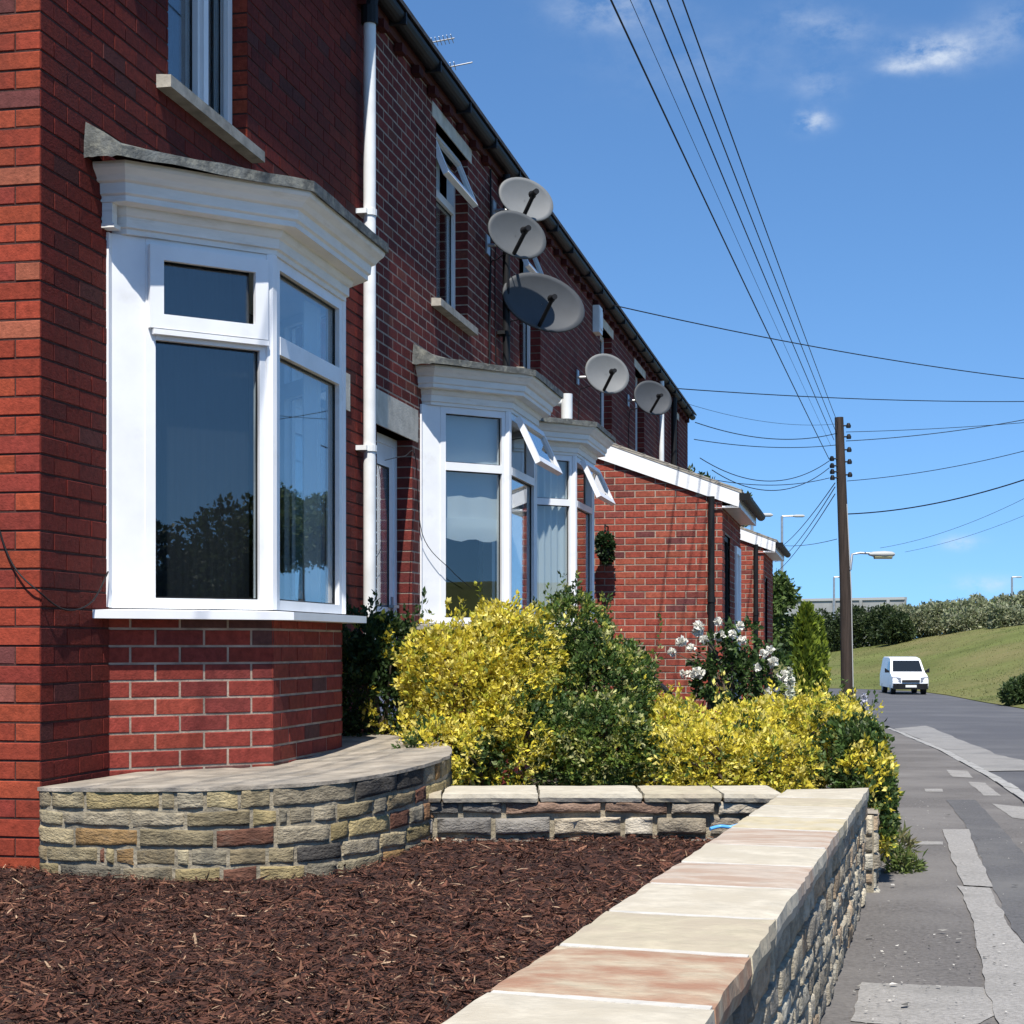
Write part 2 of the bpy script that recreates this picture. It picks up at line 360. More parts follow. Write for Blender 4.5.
def bay(house, Y0, Wd, style, kind='bay'):
    Wd += .03
    p = .55; A = (FX, Y0); B = (FX + p, Y0 + p); C = (FX + p, Y0 + p + Wd); D = (FX, Y0 + 2 * p + Wd)
    q = 2 ** -.5
    faces = [(Vector((*A, 0)), Vector((q, q, 0)), Vector((q, -q, 0)), p / q, 'near'),
             (Vector((*B, 0)), Vector((0, 1, 0)), Vector((1, 0, 0)), Wd, 'front'),
             (Vector((*C, 0)), Vector((-q, q, 0)), Vector((q, q, 0)), p / q, 'far')]
    zs, zt = .158, 1.752
    tr0, tr1 = (1.318, 1.40) if style == 'first' else (1.285, 1.345)
    fr = MB()
    jamb = {'near': (.172, .0), 'front': (0, 0), 'far': (.0, .172)}
    info = {}
    for O, u, n, L, nm in faces:
        jl, jr = jamb[nm]
        if jl: fr.bar(O, u, n, 0.0, jl, zs, zt, -.06, -.004)
        if jr: fr.bar(O, u, n, L - jr, L, zs, zt, -.06, -.004)
        a0, a1 = jl, L - jr; w = .045; wp = .072
        l, r = (w, wp) if nm == 'near' else (wp, wp) if nm == 'front' else (wp, w)
        fr.bar(O, u, n, a0, a0 + l, zs, zt, -.065, 0); fr.bar(O, u, n, a1 - r, a1, zs, zt, -.065, 0)
        fr.bar(O, u, n, a0 + l, a1 - r, zs, zs + .045, -.065, 0); fr.bar(O, u, n, a0 + l, a1 - r, zt - .05, zt, -.065, 0)
        fr.bar(O, u, n, a0 + l, a1 - r, tr0, tr1, -.065, .004)
        if nm == 'front' and Wd > .9 and False: pass
        info[nm] = (O, u, n, a0 + l, a1 - r)
    # corner posts
    for c, nn in ((B, Vector((1, -.414, 0))), (C, Vector((1, .414, 0)))):
        c = Vector((*c, 0)); fr.tube([c + Vector((-.022, 0, zs)) , c + Vector((-.022, 0, zt))], .034, 8)
    fr.box(FX + .002, FX + .014, Y0 - .012, Y0 + .03, .161, 1.75); fr.box(FX + .002, FX + .014, D[1] - .03, D[1] + .012, .161, 1.75)
    bw = fr.build('bay_window', M['upvc'], house)
    for nm, (O, u, n, a0, a1) in info.items():
        pane(O, u, n, a0, a1, zs + .045, tr0, -.03, bw)
        opened = (style == 'second' and nm == 'front') or (style == 'third' and nm == 'front')
        if opened:
            tilted(O, u, n, a0 - .03, a1 + .03, zt - .045, zt - tr1 - .03, math.radians(25), .05, bw)
        elif style == 'first' and nm == 'near':
            s = MB(); sash(s, O, u, n, a0 - .035, a1 + .03, tr1 - .035, zt - .03, .003, .028, .062); s.build('fanlight_sash', M['upvc'], bw)
            pane(O, u, n, a0 + .0, a1, tr1, zt - .05, -.02, bw)
            s = MB(); s.bar(O, u, n, a0 - .02, a1 + .03, tr1 - .062, tr1 - .04, .006, .034); s.build('drip_strip', M['upvc'], bw)
        else:
            pane(O, u, n, a0, a1, tr1, zt - .05, -.03, bw)
    # sill board
    path0 = [A, B, C, D]
    base = offset_path(path0, 0.0); ed = offset_path(path0, .108)
    s = MB()
    def wallfix(P): # run the ends back to the wall face
        P = [v.copy() for v in P]
        P[0] = Vector((FX + .006, P[0].y - (P[0].x - FX - .006), 0)); P[-1] = Vector((FX + .006, P[-1].y + (P[-1].x - FX - .006), 0)); return P
    ed = wallfix(ed)
    inn = offset_path(path0, -.09); inn = [Vector((FX + .006, inn[0].y + .1, 0)), inn[1], inn[2], Vector((FX + .006, inn[3].y - .1, 0))]
    up = lambda P, z: [Vector((v.x, v.y, z)) for v in P]
    s.grid([up(inn, .112), up(ed, .112), up(ed, .147), up(inn, .159)])
    s.face([up(inn, .112)[0], up(ed, .112)[0], up(ed, .147)[0], up(inn, .159)[0]]); s.face([up(inn, .112)[-1], up(inn, .159)[-1], up(ed, .147)[-1], up(ed, .112)[-1]])
    s.build('sill', M['upvc'] if style == 'first' else M['stone_sill'], bw)
    # brick apron
    bb = MB()
    for O, u, n, L, nm in faces:
        brickwork(bb, O - n * .012, u, n, L, -1.2, .112, (), kind, 'stretcher', .010, .004, phase=0)
    bb.build('brick_base', [M['brick'], M['mortar_pale']], bw)
    # cornice mouldings
    cpl = [(FX, Y0 - .005), (FX + .07, Y0 - .005), B, C, (FX + .07, D[1] + .005), (FX, D[1] + .005)]
    cp = [(FX, Y0 + .055), (FX + .065, Y0 + .055), B, C, (FX + .065, D[1] - .055), (FX, D[1] - .055)]
    prof = [(-.05, 1.753), (.012, 1.753), (.012, 1.775), (.026, 1.779), (.026, 1.822), (.036, 1.828), (.046, 1.85), (.046, 1.862), (.115, 1.864), (.115, 1.888), (.128, 1.896),
            (.132, 1.938), (.150, 1.945), (.165, 1.965), (.190, 1.987), (.196, 2.0), (.196, 2.012), (-.05, 2.012)]
    c = MB(); c.grid([[Vector((v.x, v.y, z)) for v in offset_path(cp, o)] for o, z in prof]); c.build('cornice', M['timber'], bw)
    if style == 'first':
        b = MB(); b.box(FX + .002, FX + .05, Y0 - .055, Y0 - .008, 1.775, 1.863); b.box(FX + .002, FX + .062, Y0 - .062, Y0 + .0, 1.757, 1.774); b.build('cornice_bracket', M['timber'], bw)
    # lead covered roof
    r = MB(); o1 = offset_path(cpl, .195); o2 = offset_path(cpl, .215)
    nn = len(cpl); jag = lambda: RND.uniform(-.004, .004)
    def dens(P, z):
        out = []
        for a, b_ in zip(P, P[1:]):
            for t in range(8): 
                v = a.lerp(b_, t / 8); out.append(Vector((v.x, v.y, z + jag())))
        out.append(Vector((P[-1].x, P[-1].y, z))); return out
    e0, e1, e2 = dens(o1, 2.014), dens(o2, 2.006), dens(o2, 2.052)
    wall = []
    for v in e2:
        yy = min(max(v.y, Y0 - .215), D[1] + .215); f_ = max(0, 1 - (yy - Y0 + .215) / .15); wall.append(Vector((FX + .008, yy, 2.08 + .075 * f_)))
    mid = [a.lerp(b_, .5) + Vector((0, 0, .004 + jag())) for a, b_ in zip(e2, wall)]
    r.grid([e0, e1, e2, mid, wall]); r.build('lead_roof', M['lead'], bw)
    # ceiling and net curtains behind the glass
    ce = MB(); ce.face([Vector((v.x, v.y, 1.745)) for v in offset_path(path0, -.02)]); ce.build('soffit_board', M['timber'], bw)
    def cur(pa, pb, z0, z1, n, amp, m, nrm):
        k = MB(); k.grid(folds(pa, pb, z0, z1, n, amp, nrm)); k.build('curtain', M[m], bw, True)
    inset = lambda O, u, n, a, d: O + u * a - n * d
    O, u, n, L, _ = faces[0]; O2, u2, n2, L2, _ = faces[1]; O3, u3, n3, L3, _ = faces[2]
    if style == 'first':
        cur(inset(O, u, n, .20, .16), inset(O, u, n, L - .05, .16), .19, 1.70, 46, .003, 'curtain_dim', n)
        cur(inset(O2, u2, n2, .70, .10), inset(O2, u2, n2, .95, .10), .19, 1.70, 30, .014, 'curtain', n2)
    elif style == 'second':
        cur(inset(O, u, n, .18, .09), inset(O, u, n, L - .04, .09), .80, 1.70, 10, .004, 'curtain', n)
        k = MB(); k.grid([[inset(O, u, n, .2 + .52 * t / 8, .075 - .02 * s_) + Vector((0, 0, .78 + .16 * s_ + .012 * math.sin(t * 1.7) * (1 - s_)))for t in range(9)] for s_ in (0, .33, .66, 1)])
        k.build('roller_blind', M['curtain'], bw, True)
    else:
        cur(inset(O, u, n, .14, .10), inset(O, u, n, L - .02, .10), .19, 1.70, 26, .018, 'curtain', n)
        cur(inset(O2, u2, n2, .1, .10), inset(O2, u2, n2, .5, .10), .19, 1.70, 18, .016, 'curtain', n2)
    return bw

def upper_window(house, Ya, Yb, z0, z1, style):
    """flush frame set back in the brick reveal"""
    O = Vector((FX - .10, Ya, 0)); u = Vector((0, 1, 0)); n = Vector((1, 0, 0)); L = Yb - Ya
    fr = MB(); w = .055; pm = 'glass' if style in ('first', 'second') else 'glass_far'
    fr.bar(O, u, n, 0, w, z0, z1, -.06, 0); fr.bar(O, u, n, L - w, L, z0, z1, -.06, 0)
    fr.bar(O, u, n, w, L - w, z0, z0 + w, -.06, 0); fr.bar(O, u, n, w, L - w, z1 - w, z1, -.06, 0)
    if style == 'first':
        mpos = L * .58; fr.bar(O, u, n, mpos, mpos + .06, z0 + w, z1 - w, -.06, .006)
    else:
        fr.bar(O, u, n, w, L - w, z1 - .46, z1 - .40, -.06, .004)
    wn = fr.build('window', M['upvc'], house)
    if style == 'first':
        pane(O, u, n, w, mpos, z0 + w, z1 - w, -.03, wn, pm); pane(O, u, n, mpos + .06, L - w, z0 + w, z1 - w, -.03, wn, pm)
        k = MB(); sash(k, O, u, n, mpos + .02, L - w + .03, z0 + .02, z1 - .02, .006, .03, .06); k.build('casement_sash', M['upvc'], wn)
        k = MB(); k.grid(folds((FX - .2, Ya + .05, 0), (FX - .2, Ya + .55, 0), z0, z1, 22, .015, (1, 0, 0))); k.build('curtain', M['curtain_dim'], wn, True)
    else:
        pane(O, u, n, w, L - w, z0 + w, z1 - .46, -.03, wn, pm)
        if style in ('second', 'third'):
            tilted(O, u, n, .02, L - .02, z1 - .03, .40, math.radians(22), .05, wn, pm, .004)
        else: pane(O, u, n, w, L - w, z1 - .40, z1 - w, -.03, wn, pm)
        k = MB(); k.grid(folds((FX - .22, Ya + .03, 0), (FX - .22, Yb - .03, 0), z0, z1, 30, .015, (1, 0, 0))); k.build('curtain', M['curtain'], wn, True)
    s = MB(); s.hexa([(FX - .1, Ya - .13, z0 - .07), (FX + .075, Ya - .13, z0 - .07), (FX + .075, Yb + .07, z0 - .07), (FX - .1, Yb + .07, z0 - .07),
                      (FX - .1, Ya - .13, z0 + .0), (FX + .075, Ya - .13, z0 - .015), (FX + .075, Yb + .07, z0 - .015), (FX - .1, Yb + .07, z0 + .0)]); s.build('sill', M['stone_sill'], wn)
    l = MB(); l.box(FX - .1, FX + .008, Ya - .12, Yb + .12, z1, EAVE - .138); l.build('lintel', M['stone_lintel'], wn)
    return wn

def front_door(house, Ya, Yb, z0, z1):
    O = Vector((FX - .11, Ya, 0)); u = Vector((0, 1, 0)); n = Vector((1, 0, 0)); L = Yb - Ya
    fr = MB(); w = .06
    fr.bar(O, u, n, 0, w, z0, z1, -.06, 0); fr.bar(O, u, n, L - w, L, z0, z1, -.06, 0); fr.bar(O, u, n, w, L - w, z1 - w, z1, -.06, 0)
    d = fr.build('door', M['upvc'], house)
    lf = MB(); lf.bar(O, u, n, w, L - w, z0, z1 - w, -.05, -.012)
    sash(lf, O, u, n, w + .12, L - w - .12, z0 + .95, z1 - .18, -.012, .003, .035)
    sash(lf, O, u, n, w + .12, L - w - .12, z0 + .15, z0 + .80, -.012, .003, .035)
    lf.build('door_leaf', M['upvc'], d)
    pane(O, u, n, w + .155, L - w - .155, z0 + .985, z1 - .215, -.004, d, 'glass_far')
    k = MB(); k.bar(O, u, n, L - w - .09, L - w - .06, z0 + .88, z0 + 1.06, -.011, .008); k.bar(O, u, n, L - w - .19, L - w - .06, z0 + .98, z0 + 1.0, .009, .05); k.build('handle', M['metal'], d)
    st = MB(); st.box(FX - .11, FX + .012, Ya - .06, Yb + .13, z1, z1 + .23); st.build('lintel', M['stone_lintel'], d)
    sp = MB(); sp.box(FX - .1, FX + .3, Ya, Yb, z0 - .2, z0 - .003); sp.build('step', M['stone_sill'], d)
    return d

def pipe(house, Y, z0, z1, m, r=.038, name='downpipe', x=FX + .075):
    mb = MB(); mb.tube([(x, Y, z0), (x, Y, z1)], r, 14)
    o = mb.build(name, M[m], house, True)
    for z in (1.25, 2.75, -.2):
        if z0 < z < z1:
            k = MB(); k.tube([(x, Y, z - .02), (x, Y, z + .02)], r + .008, 14); k.box(FX + .004, x, Y - .07, Y + .07, z - .015, z + .015); k.build('pipe_bracket', M[m], o)
    return o

# ------------------------------------------------------------------ the terrace
HOUSES = [
    (6.0, 10.46, 'front', 'mortar_dark', 'end terrace house nearest the viewer, red brick with white bay under a lead roof', dict(bay=6.59, bstyle='first', win=(7.22, 8.24), wstyle='first', door=(8.98, 9.88))),
    (10.46, 14.3, 'brown', 'mortar_pale', 'second terrace house, brown brick with pale mortar and a half-lowered white blind in its bay', dict(bay=11.75, bstyle='second', win=(12.2, 13.24), wstyle='second', door=(10.62, 11.52))),
    (14.3, 18.3, 'brown', 'mortar_mid', 'third terrace house, its white curtained bay beside the brick lean-to', dict(bay=14.73, bstyle='third', win=(15.35, 16.4), wstyle='third', door=(17.1, 17.95))),
    (18.3, 22.3, 'brown', 'mortar_mid', 'terrace house behind the nearer brick lean-to, white alarm box on its wall', dict(win=(20.3, 21.3), wstyle='plain')),
    (22.3, 26.3, 'brown', 'mortar_mid', 'terrace house behind the roof of the lean-to, dark dish beside its tall window', dict(win=(23.6, 24.6), wstyle='plain')),
    (26.3, 31.0, 'brown', 'mortar_mid', 'far end terrace house at the end of the row, behind the second lean-to', dict(win=(28.3, 29.3), wstyle='plain')),
]
for hi, (ya, yb, kind, mort, label, o) in enumerate(HOUSES):
    h = thing('terraced_house', label, 'house', (FX, (ya + yb) / 2, -1.0), 'houses of the brick terrace')
    ops = []
    if 'bay' in o: ops.append((o['bay'] + .06, o['bay'] + 2.04, -.95, 1.95))
    w = o['win']; ops.append((w[0], w[1], 2.6, 3.95))
    if 'door' in o: ops.append((o['door'][0], o['door'][1], -.72, 1.46))
    mb = MB()
    brickwork(mb, (FX, ya, 0), (0, 1, 0), (1, 0, 0), yb - ya, FRONT_BASE, EAVE + .02, [(a - ya, b - ya, c, d) for a, b, c, d in ops], kind, 'stretcher', .008 if hi == 0 else .012, .004 if hi == 0 else .0012, perp=.004 if hi == 0 else None)
    for k, op in enumerate(ops):
        if 'bay' in o and k == 0:
            continue
        reveal(mb, op, .11 if op[3] < 2 else .10, 'red' if hi == 0 else kind)
    mb.build('front_wall', [M['brick'], M[mort]], h)
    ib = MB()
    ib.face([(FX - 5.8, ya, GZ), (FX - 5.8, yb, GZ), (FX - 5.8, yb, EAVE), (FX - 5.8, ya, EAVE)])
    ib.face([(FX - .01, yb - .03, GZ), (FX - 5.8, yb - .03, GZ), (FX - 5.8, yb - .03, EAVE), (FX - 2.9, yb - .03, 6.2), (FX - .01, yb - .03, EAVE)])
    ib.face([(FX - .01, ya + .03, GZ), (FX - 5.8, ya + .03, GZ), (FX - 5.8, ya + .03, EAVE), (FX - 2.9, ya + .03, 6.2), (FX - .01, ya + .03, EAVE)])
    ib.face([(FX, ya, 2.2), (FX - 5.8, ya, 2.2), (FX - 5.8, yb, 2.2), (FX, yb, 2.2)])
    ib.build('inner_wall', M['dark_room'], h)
    if hi == 0:
        g = MB(); brickwork(g, (FX, ya, 0), (-1, 0, 0), (0, -1, 0), 5.8, FRONT_BASE, 6.2, (), 'red', 'english', .008, .004, perp=.005, top=lambda a: EAVE + .02 + 2.0 * (1 - abs(a - 2.9) / 2.9))
        # returned quoin face so the corner closes
        g.build('gable_wall', [M['brick'], M['mortar_dark']], h)
    if hi == len(HOUSES) - 1:
        g = MB(); brickwork(g, (FX - 5.8, yb, 0), (1, 0, 0), (0, 1, 0), 5.8, FRONT_BASE, 6.2, (), 'brown', 'stretcher', .01, .004, top=lambda a: EAVE + .02 + 2.0 * (1 - abs(a - 2.9) / 2.9))
        g.build('gable_wall', [M['brick'], M[mort]], h)
    # slate roof
    r = MB(); e0 = -.06 if hi == 0 else 0; e1 = .06 if hi == 5 else 0
    nrow = 9
    for side in (1, -1):
        for k in range(nrow):
            t0, t1 = k / nrow, (k + 1) / nrow
            x0 = FX - 2.9 + side * (2.9 + .16) * (1 - t0); x1 = FX - 2.9 + side * (2.9 + .16) * (1 - t1)
            z0 = EAVE + .07 + 2.1 * t0; z1 = EAVE + .07 + 2.1 * t1 + .0
            r.hexa([(x0, ya + e0, z0 - .02), (x0, yb + e1, z0 - .02), (x1, yb + e1, z1 - .02), (x1, ya + e0, z1 - .02), (x0, ya + e0, z0 + .012), (x0, yb + e1, z0 + .012), (x1, yb + e1, z1 - .015), (x1, ya + e0, z1 - .015)])
    rf = r.build('roof', M['slate'], h)
    rd = MB(); rd.tube([(FX - 2.9, ya + e0, 6.36), (FX - 2.9, yb + e1, 6.36)], .09, 8); rd.build('ridge', M['tile'], rf)
    # gutter
    gt = MB(); arc = [(.085 + .06 * math.cos(a), EAVE + .035 + .06 * math.sin(a)) for a in [math.pi + math.pi * k / 8 for k in range(9)]]
    prof = arc + [(x * .93 + .006, z + .004) for x, z in arc[::-1]]
    gt.grid([[(FX + x, ya + e0, z) for x, z in prof], [(FX + x, yb + e1, z) for x, z in prof]], closeu=True)
    gu = gt.build('gutter', M['black'], h)
    y = ya + .35
    while y < yb - .1:
        k = MB(); k.box(FX + .03, FX + .152, y, y + .03, EAVE - .035, EAVE + .045); k.build('gutter_bracket', M['black'], gu); y += .95
    # corbelled eaves course and corbels
    ev = MB(); y = ya + .12
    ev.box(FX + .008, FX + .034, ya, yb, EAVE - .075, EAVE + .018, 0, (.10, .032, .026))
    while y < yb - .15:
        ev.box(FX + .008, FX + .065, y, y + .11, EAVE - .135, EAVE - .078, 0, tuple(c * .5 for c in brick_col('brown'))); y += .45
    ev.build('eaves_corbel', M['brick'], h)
    if 'bay' in o: bay(h, o['bay'], 1.0, o['bstyle'])
    upper_window(h, w[0], w[1], 2.6, 3.95, o['wstyle'])
    if 'door' in o: front_door(h, o['door'][0], o['door'][1], -.72, 1.46)
    if hi == 0:
        dp = pipe(h, 10.22, -.75, 3.98, 'white_pipe', .040)
        k = MB(); k.tube([(FX + .075, 10.22, 3.95), (FX + .075, 10.22, 4.06)], .055, 12); k.tube([(FX + .075, 10.22, 4.03), (FX + .09, 10.24, 4.19)], .045, 10); k.build('hopper', M['black'], dp)
    if hi == 2: pipe(h, 14.42, -1.0, 4.15, 'black', .034)
    if hi == 4: pipe(h, 26.2, -1.0, 4.15, 'white_pipe', .04)
    if hi == 5: pipe(h, 28.0, -1.0, 4.15, 'black', .05)
    if hi == 3:
        k = MB(); k.box(FX + .005, FX + .085, 19.72, 19.98, 3.74, 4.06); k.box(FX + .086, FX + .094, 19.75, 19.95, 3.79, 4.01); k.build('alarm_box', M['white_pipe'], h)
    if hi == 2:
        k = MB(); k.tube([(FX, 16.4, 2.42), (FX + .24, 16.4, 2.42)], .035, 10); k.tube([(FX + .27, 16.4, 2.25), (FX + .27, 16.4, 2.50)], .058, 12); k.build('boiler_flue', M['white_pipe'], h, True)
        k = MB(); k.tube([(FX + .08, 16.5, 2.26), (FX + .08, 17.5, 2.20), (FX + .08, 17.56, 1.9)], .035, 10); k.build('waste_pipe', M['white_pipe'], h, True)

# cables over the fronts
def cable(label, pts, r=.006, name='cable', m='black', cat='cable', group=None, seg=6):
    o = MB(); o.tube(pts, r, seg); return tag(o.build(name, M[m], None, True), label, cat, group)
def catmull(P, n=8):
    P = [Vector(p) for p in P]; Q = [P[0]] + P + [P[-1]]; out = []
    for i in range(1, len(Q) - 2):
        for k in range(n):
            t = k / n; a, b, c, d = Q[i - 1:i + 3]
            out.append(.5 * ((2 * b) + (c - a) * t + (2 * a - 5 * b + 4 * c - d) * t * t + (3 * b - a - 3 * c + d) * t ** 3))
    out.append(P[-1]); return out
cable('thin black cable looped round the near brick corner to the first bay', catmull([(FX - .35, 5.985, 1.2), (FX - .22, 5.985, .66), (FX - .12, 5.98, .34), (FX + .012, 5.985, .20), (FX + .014, 6.2, .14), (FX + .014, 6.42, .18), (FX + .02, 6.56, .31)]), .0035)
cable('loose wire strung from the white downpipe past the door lintel to the second bay', catmull([(FX + .11, 10.45, 1.2), (FX + .06, 11.1, 1.3), (FX + .03, 11.5, 1.34), (FX + .03, 11.7, .8), (FX + .2, 11.86, .55), (FX + .32, 12.02, .42)]), .003)
cable('dark wire clipped down the brick front between the second and third bays', [(FX + .014, 14.05, 4.1), (FX + .014, 14.05, 3.2), (FX + .014, 14.0, 2.4), (FX + .014, 14.02, 1.8)], .008)

# ------------------------------------------------------------------ lean-to extensions
def lean_to(label, Ya, Yb, xo, ztop_w, zeave, windows=True):
    h = thing('lean_to', label, 'extension', ((FX + xo) / 2, (Ya + Yb) / 2, -1.4), 'brick lean-tos on the terrace front')
    zf = lambda x: ztop_w + (zeave - ztop_w) * (x - FX) / (xo + .22 - FX)
    mb = MB(); L = xo - FX
    brickwork(mb, (FX, Ya, 0), (1, 0, 0), (0, -1, 0), L, -1.95, ztop_w, (), 'ext', 'stretcher', .012, .005, top=lambda a: zf(FX + a) - .06)
    ops = [(.35, 1.15, -.3, 1.25), (1.85, 2.6, -1.6, 1.2)] if windows else [(.4, 1.2, -.3, 1.1)]
    brickwork(mb, (xo, Ya, 0), (0, 1, 0), (1, 0, 0), Yb - Ya, -1.95, zf(xo) - .14, ops, 'ext', 'stretcher', .012, .005)
    brickwork(mb, (xo, Yb, 0), (-1, 0, 0), (0, 1, 0), L, -1.95, ztop_w, (), 'ext', 'stretcher', .012, .005, top=lambda a: zf(xo - a) - .06)
    mb.build('wall', [M['brick'], M['mortar_pale']], h)
    for k, (a, b, c, d) in enumerate(ops):
        fr = MB(); O = Vector((xo - .07, Ya, 0)); u = Vector((0, 1, 0)); n = Vector((1, 0, 0))
        if k == 0:
            sash(fr, O, u, n, a, b, c, d, -.05, .05, .06); fr.bar(O, u, n, (a + b) / 2 - .03, (a + b) / 2 + .03, c + .06, d - .06, -.05, .03)
            wn = fr.build('window', M['black'], h); pane(O, u, n, a + .06, (a + b) / 2 - .03, c + .06, d - .06, 0, wn, 'glass_far'); pane(O, u, n, (a + b) / 2 + .03, b - .06, c + .06, d - .06, 0, wn, 'glass_far')
            s = MB(); s.bar(O, u, n, a - .08, b + .08, c - .09, c - .002, -.05, .13); s.build('sill', M['stone_sill'], wn)
        else:
            sash(fr, O, u, n, a, b, c, d, -.03, .10, .09); dr = fr.build('door', M['upvc'], h)
            lf = MB(); lf.bar(O, u, n, a + .09, b - .09, c + .09, d - .09, -.03, .0); lf.build('door_leaf', M['upvc'], dr)
    # roof of overlapping tile courses
    r = MB(); nrow = 7; x1 = xo + .22; ov = .05
    nw = 40
    for k in range(nrow):
        xa, xb = x1 + (FX - x1) * k / nrow, x1 + (FX - x1) * (k + 1.12) / nrow
        top = []; bot = []
        for i in range(nw + 1):
            y = Ya - ov + (Yb - Ya + 2 * ov) * i / nw; dz = .012 * math.sin(i * math.pi / 2)
            top.append((y, dz))
        P0 = [(xa, y, zf(xa) + .015 + dz) for y, dz in top]; P1 = [(xa, y, zf(xa) + .045 + dz) for y, dz in top]; P2 = [(max(xb, FX + .01), y, zf(max(xb, FX + .01)) + .025 + dz) for y, dz in top]
        r.grid([P0, P1, P2])
    rf = r.build('roof', M['tile'], h)
    for y, sgn in ((Ya, -1), (Yb, 1)):
        b = MB(); y0 = y + sgn * .012; y1 = y + sgn * .04; pts = []
        xs = (FX + .02, x1 - .02)
        for yy in ((y0, y1),):
            a, c = xs
            b.hexa([(a, yy[0], zf(a) - .19), (c, yy[0], zf(c) - .15), (c, yy[1], zf(c) - .15), (a, yy[1], zf(a) - .19), (a, yy[0], zf(a) + .01), (c, yy[0], zf(c) + .01), (c, yy[1], zf(c) + .01), (a, yy[1], zf(a) + .01)])
        zb = zeave - .145; xb = FX + (zb + .17 - ztop_w) / (zeave - ztop_w) * (x1 - FX)
        P_ = [(xb - .0, zf(xb) - .176), (x1 - .02, zb), (x1 - .02, zf(x1) - .152), (xb, zf(xb) - .1741)]
        b.hexa([(xb - .25, y0, zb), (x1 - .02, y0, zb), (x1 - .02, y1, zb), (xb - .25, y1, zb), (xb - .25, y0, zb + .004), (x1 - .02, y0, zf(x1 - .02) - .149), (x1 - .02, y1, zf(x1 - .02) - .149), (xb - .25, y1, zb + .004)])
        b.build('bargeboard', M['upvc'], h)
        t = MB(); t.hexa([(FX + .02, y + sgn * .0, zf(FX + .02) + .012), (x1, y, zf(x1) + .012), (x1, y + sgn * .046, zf(x1) + .012), (FX + .02, y + sgn * .046, zf(FX + .02) + .012), (FX + .02, y, zf(FX + .02) + .05), (x1, y, zf(x1) + .05), (x1, y + sgn * .046, zf(x1) + .05), (FX + .02, y + sgn * .046, zf(FX + .02) + .05)])
        t.build('verge', M['stone_sill'], rf)
    s = MB(); s.box(xo + .002, x1 - .05, Ya - .01, Yb + .01, zeave - .135, zeave - .12); s.box(x1 - .05, x1 - .025, Ya - .01, Yb + .01, zeave - .14, zeave + .0); s.build('soffit', M['upvc'], h)
    g = MB(); arc = [(.045 + .055 * math.cos(a), zeave - .02 + .055 * math.sin(a)) for a in [math.pi + math.pi * k / 8 for k in range(9)]]
    prof = arc + [(x, z + .01) for x, z in arc[::-1]]
    g.grid([[(x1 - .01 + x, Ya - .16, z) for x, z in prof], [(x1 - .01 + x, Yb + .16, z) for x, z in prof]], closeu=True); g.box(x1 - .02, x1 + .1, Ya - .17, Ya - .161, zeave - .075, zeave - .0)
    g.build('gutter', M['black'], h)
    p = MB(); px_ = xo - .11; p.tube([(px_, Ya - .065, -1.95), (px_, Ya - .065, zeave - .02)], .036, 12)
    for z in (-.6, .5): p.tube([(px_, Ya - .065, z - .03), (px_, Ya - .065, z + .03)], .045, 12)
    p.build('downpipe', M['black'], h, True)
    return h
lean_to('nearer brick lean-to with white bargeboard and black corner pipe beside the rose', 18.5, 21.35, -1.49, 2.37, 1.655)
lean_to('farther, smaller-looking brick lean-to with white bargeboard at the end of the row', 26.7, 29.6, -1.5, 2.33, 1.61, False)

# hanging basket
hb = thing('hanging_basket', 'dark leafy hanging basket on the brick lean-to wall', 'hanging basket', (-2.755, 18.25, .95))

# ------------------------------------------------------------------ satellite dishes
def dish(label, centre, rad, normal, wall, m, sq=.92):
    d = thing('satellite_dish', label, 'satellite dish', centre, 'satellite dishes on the terrace')
    c = Vector(centre); n = Vector(normal).normalized(); rt = Vector((0, 0, 1)).cross(n).normalized(); up = n.cross(rt); ro = math.radians(14); rt, up = rt * math.cos(ro) - up * math.sin(ro), up * math.cos(ro) + rt * math.sin(ro)
    mb = MB(); rings = []; dep = rad * .22
    for k in range(9):
        t = k / 8 if k else .02
        rings.append([c + (rt * math.cos(a) * sq + up * math.sin(a)) * rad * t + n * dep * (t * t - 1) for a in [2 * math.pi * j / 36 for j in range(36)]])
    edge = [c + (rt * math.cos(a) * sq + up * math.sin(a)) * rad * 1.025 - n * .012 for a in [2 * math.pi * j / 36 for j in range(36)]]
    back = [[p - n * .012 for p in r] for r in rings[::-1]]
    mb.grid(rings + [edge] + back, closeu=True)
    mb.build('reflector', M[m], d, True)
    a = MB(); foot = c - up * rad * .88 - n * dep * .2; tip = c + n * rad * .95 - up * rad * .18
    a.tube([foot, tip], .018, 8); a.build('feed_arm', M['black'], d)
    l = MB(); dirn = (c - n * dep - tip).normalized(); l.tube([tip - dirn * .05, tip + dirn * .03, tip + dirn * .05], [.024, .026, .036], 12); l.build('receiver', M['black'], d, True)
    w = Vector(wall); b = MB(); bp = c - n * (dep + .03)
    b.tube([w + Vector((.01, 0, 0)), Vector((w.x + .16, w.y, w.z)), bp], .016, 8); b.box(w.x + .005, w.x + .02, w.y - .06, w.y + .06, w.z - .08, w.z + .08); b.build('wall_bracket', M['metal'], d)
    k = MB(); k.tube(catmull([foot, bp + Vector((0, 0, -.10)), Vector((w.x + .10, w.y, w.z - .12)), Vector((w.x + .015, w.y + .05, w.z - .25)), Vector((w.x + .012, w.y + .06, w.z - 1.3))], 5), .005, 5); k.build('cable', M['black'], d)
    return d
nz = (.20, -.90, .36)
dish('highest pale satellite dish, just under the gutter', (-2.78, 13.95, 3.80), .19, (.56, -.80, .20), (FX, 14.2, 3.78), 'dish', 1.32)
